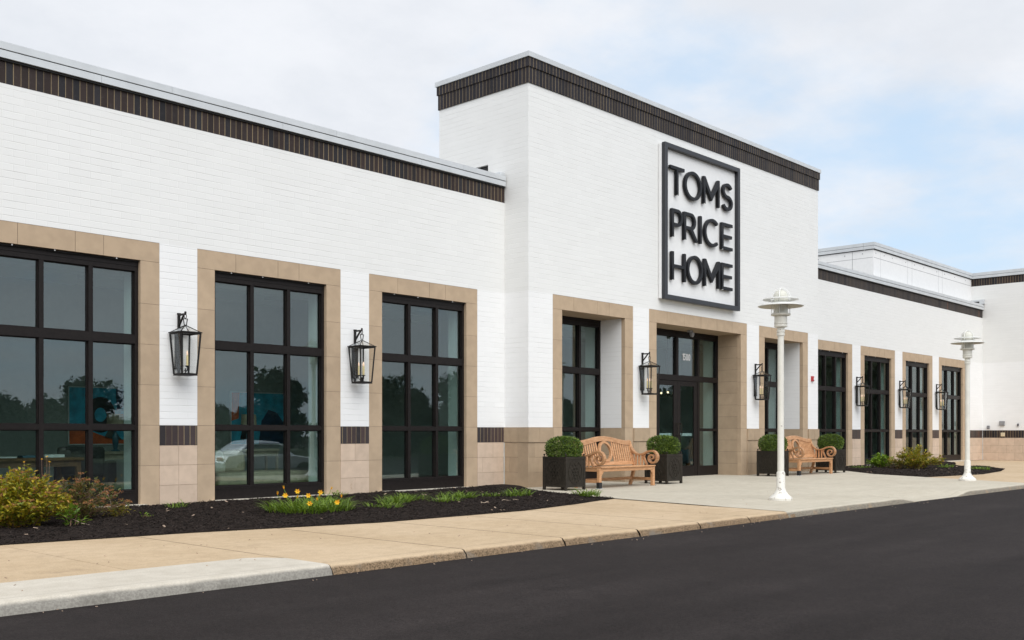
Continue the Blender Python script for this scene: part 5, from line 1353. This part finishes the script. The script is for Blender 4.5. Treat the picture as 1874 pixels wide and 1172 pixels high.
tag(hd.build('far_woods', 'tree_leaf'), 'dark band of far woodland mirrored in the windows', 'woods', kind='stuff')
gr = MB(); gr.add([(-30, -42, ZB + .03), (190, -42, ZB + .03), (190, -75, ZB + .03), (-30, -75, ZB + .03)], [(0, 1, 2, 3)]); tag(gr.build('lawn', 'lawn_grass'), kind='structure')

car = thing('parked_car', 'silver sedan parked in the lot, mirrored in the second window', 'car', (5.9, -17.0, ZB), .0)
prof_b = [(-2.25, .35), (-2.28, .62), (-2.1, .86), (-1.55, .93), (1.0, .92), (1.9, .80), (2.25, .62), (2.3, .35)]
prof_t = [(-1.7, .92), (-1.05, 1.36), (-.3, 1.44), (.35, 1.38), (1.15, .91)]
def loft(prof, ws):
    m = MB(); n = len(prof); vs = []
    for s, wf in ((-1, 1), (-.75, 1.0), (.75, 1.0), (1, 1)):
        for (x, z), w in zip(prof, ws):
            vs.append((x * (1 if abs(s) < .9 else .985), s * w, z - (.03 if abs(s) > .9 else 0)))
    m.add(vs, [(j * n + i, j * n + i + 1, (j + 1) * n + i + 1, (j + 1) * n + i) for j in range(3) for i in range(n - 1)] + [tuple(range(n)), tuple(range(4 * n - 1, 3 * n - 1, -1))] + [(0, n, 2 * n, 3 * n), (n - 1, 4 * n - 1, 3 * n - 1, 2 * n - 1)])
    return m
loft(prof_b, [.80, .88, .9, .9, .9, .88, .85, .80]).build('body', 'car_paint', car, bevel=.03, seg=2, smooth=True, auto=50)
loft(prof_t, [.78, .62, .60, .62, .78]).build('cabin', 'car_paint', car, bevel=.03, seg=2, smooth=True, auto=50)
for s in (-1, 1):
    m = MB(); y0 = s * .655; m.add([(-1.35, s * .765, .96), (.85, s * .765, .96), (.25, s * .655, 1.33), (-.95, s * .645, 1.32), (-1.35, s * .785, .96), (.85, s * .785, .96), (.25, s * .675, 1.33), (-.95, s * .665, 1.32)], [(0, 1, 2, 3), (7, 6, 5, 4), (0, 4, 5, 1), (1, 5, 6, 2), (2, 6, 7, 3), (3, 7, 4, 0)]); m.build('side_window', 'car_glass', car)
    for x in (-1.4, 1.4):
        m = MB(); m.lathe([(.2, -.1), (.30, -.1), (.33, -.07), (.33, .07), (.30, .1), (.2, .1)], 28)
        for i, v in enumerate(m.v): m.v[i] = (v[0] + x, v[2] + s * .83, v[1] + .33)
        w = m.build('wheel', 'tyre_rubber', car, smooth=True, auto=40)
        m = MB(); m.lathe([(.02, .085), (.19, .07), (.21, .04), (.21, -.05)], 24)
        for i, v in enumerate(m.v): m.v[i] = (v[0] + x, (v[2] + .02) * s + s * .83, v[1] + .33)
        m.build('rim', 'wheel_alloy', w, smooth=True, auto=40)
    MB().box(2.12, 2.27, s * .5 - .16, s * .5 + .16, .60, .70).build('headlight', 'lamp_white', car, bevel=.02)
    MB().box(-2.28, -2.18, s * .6 - .16, s * .6 + .16, .68, .80).build('tail_light', 'red_plastic', car, bevel=.02)
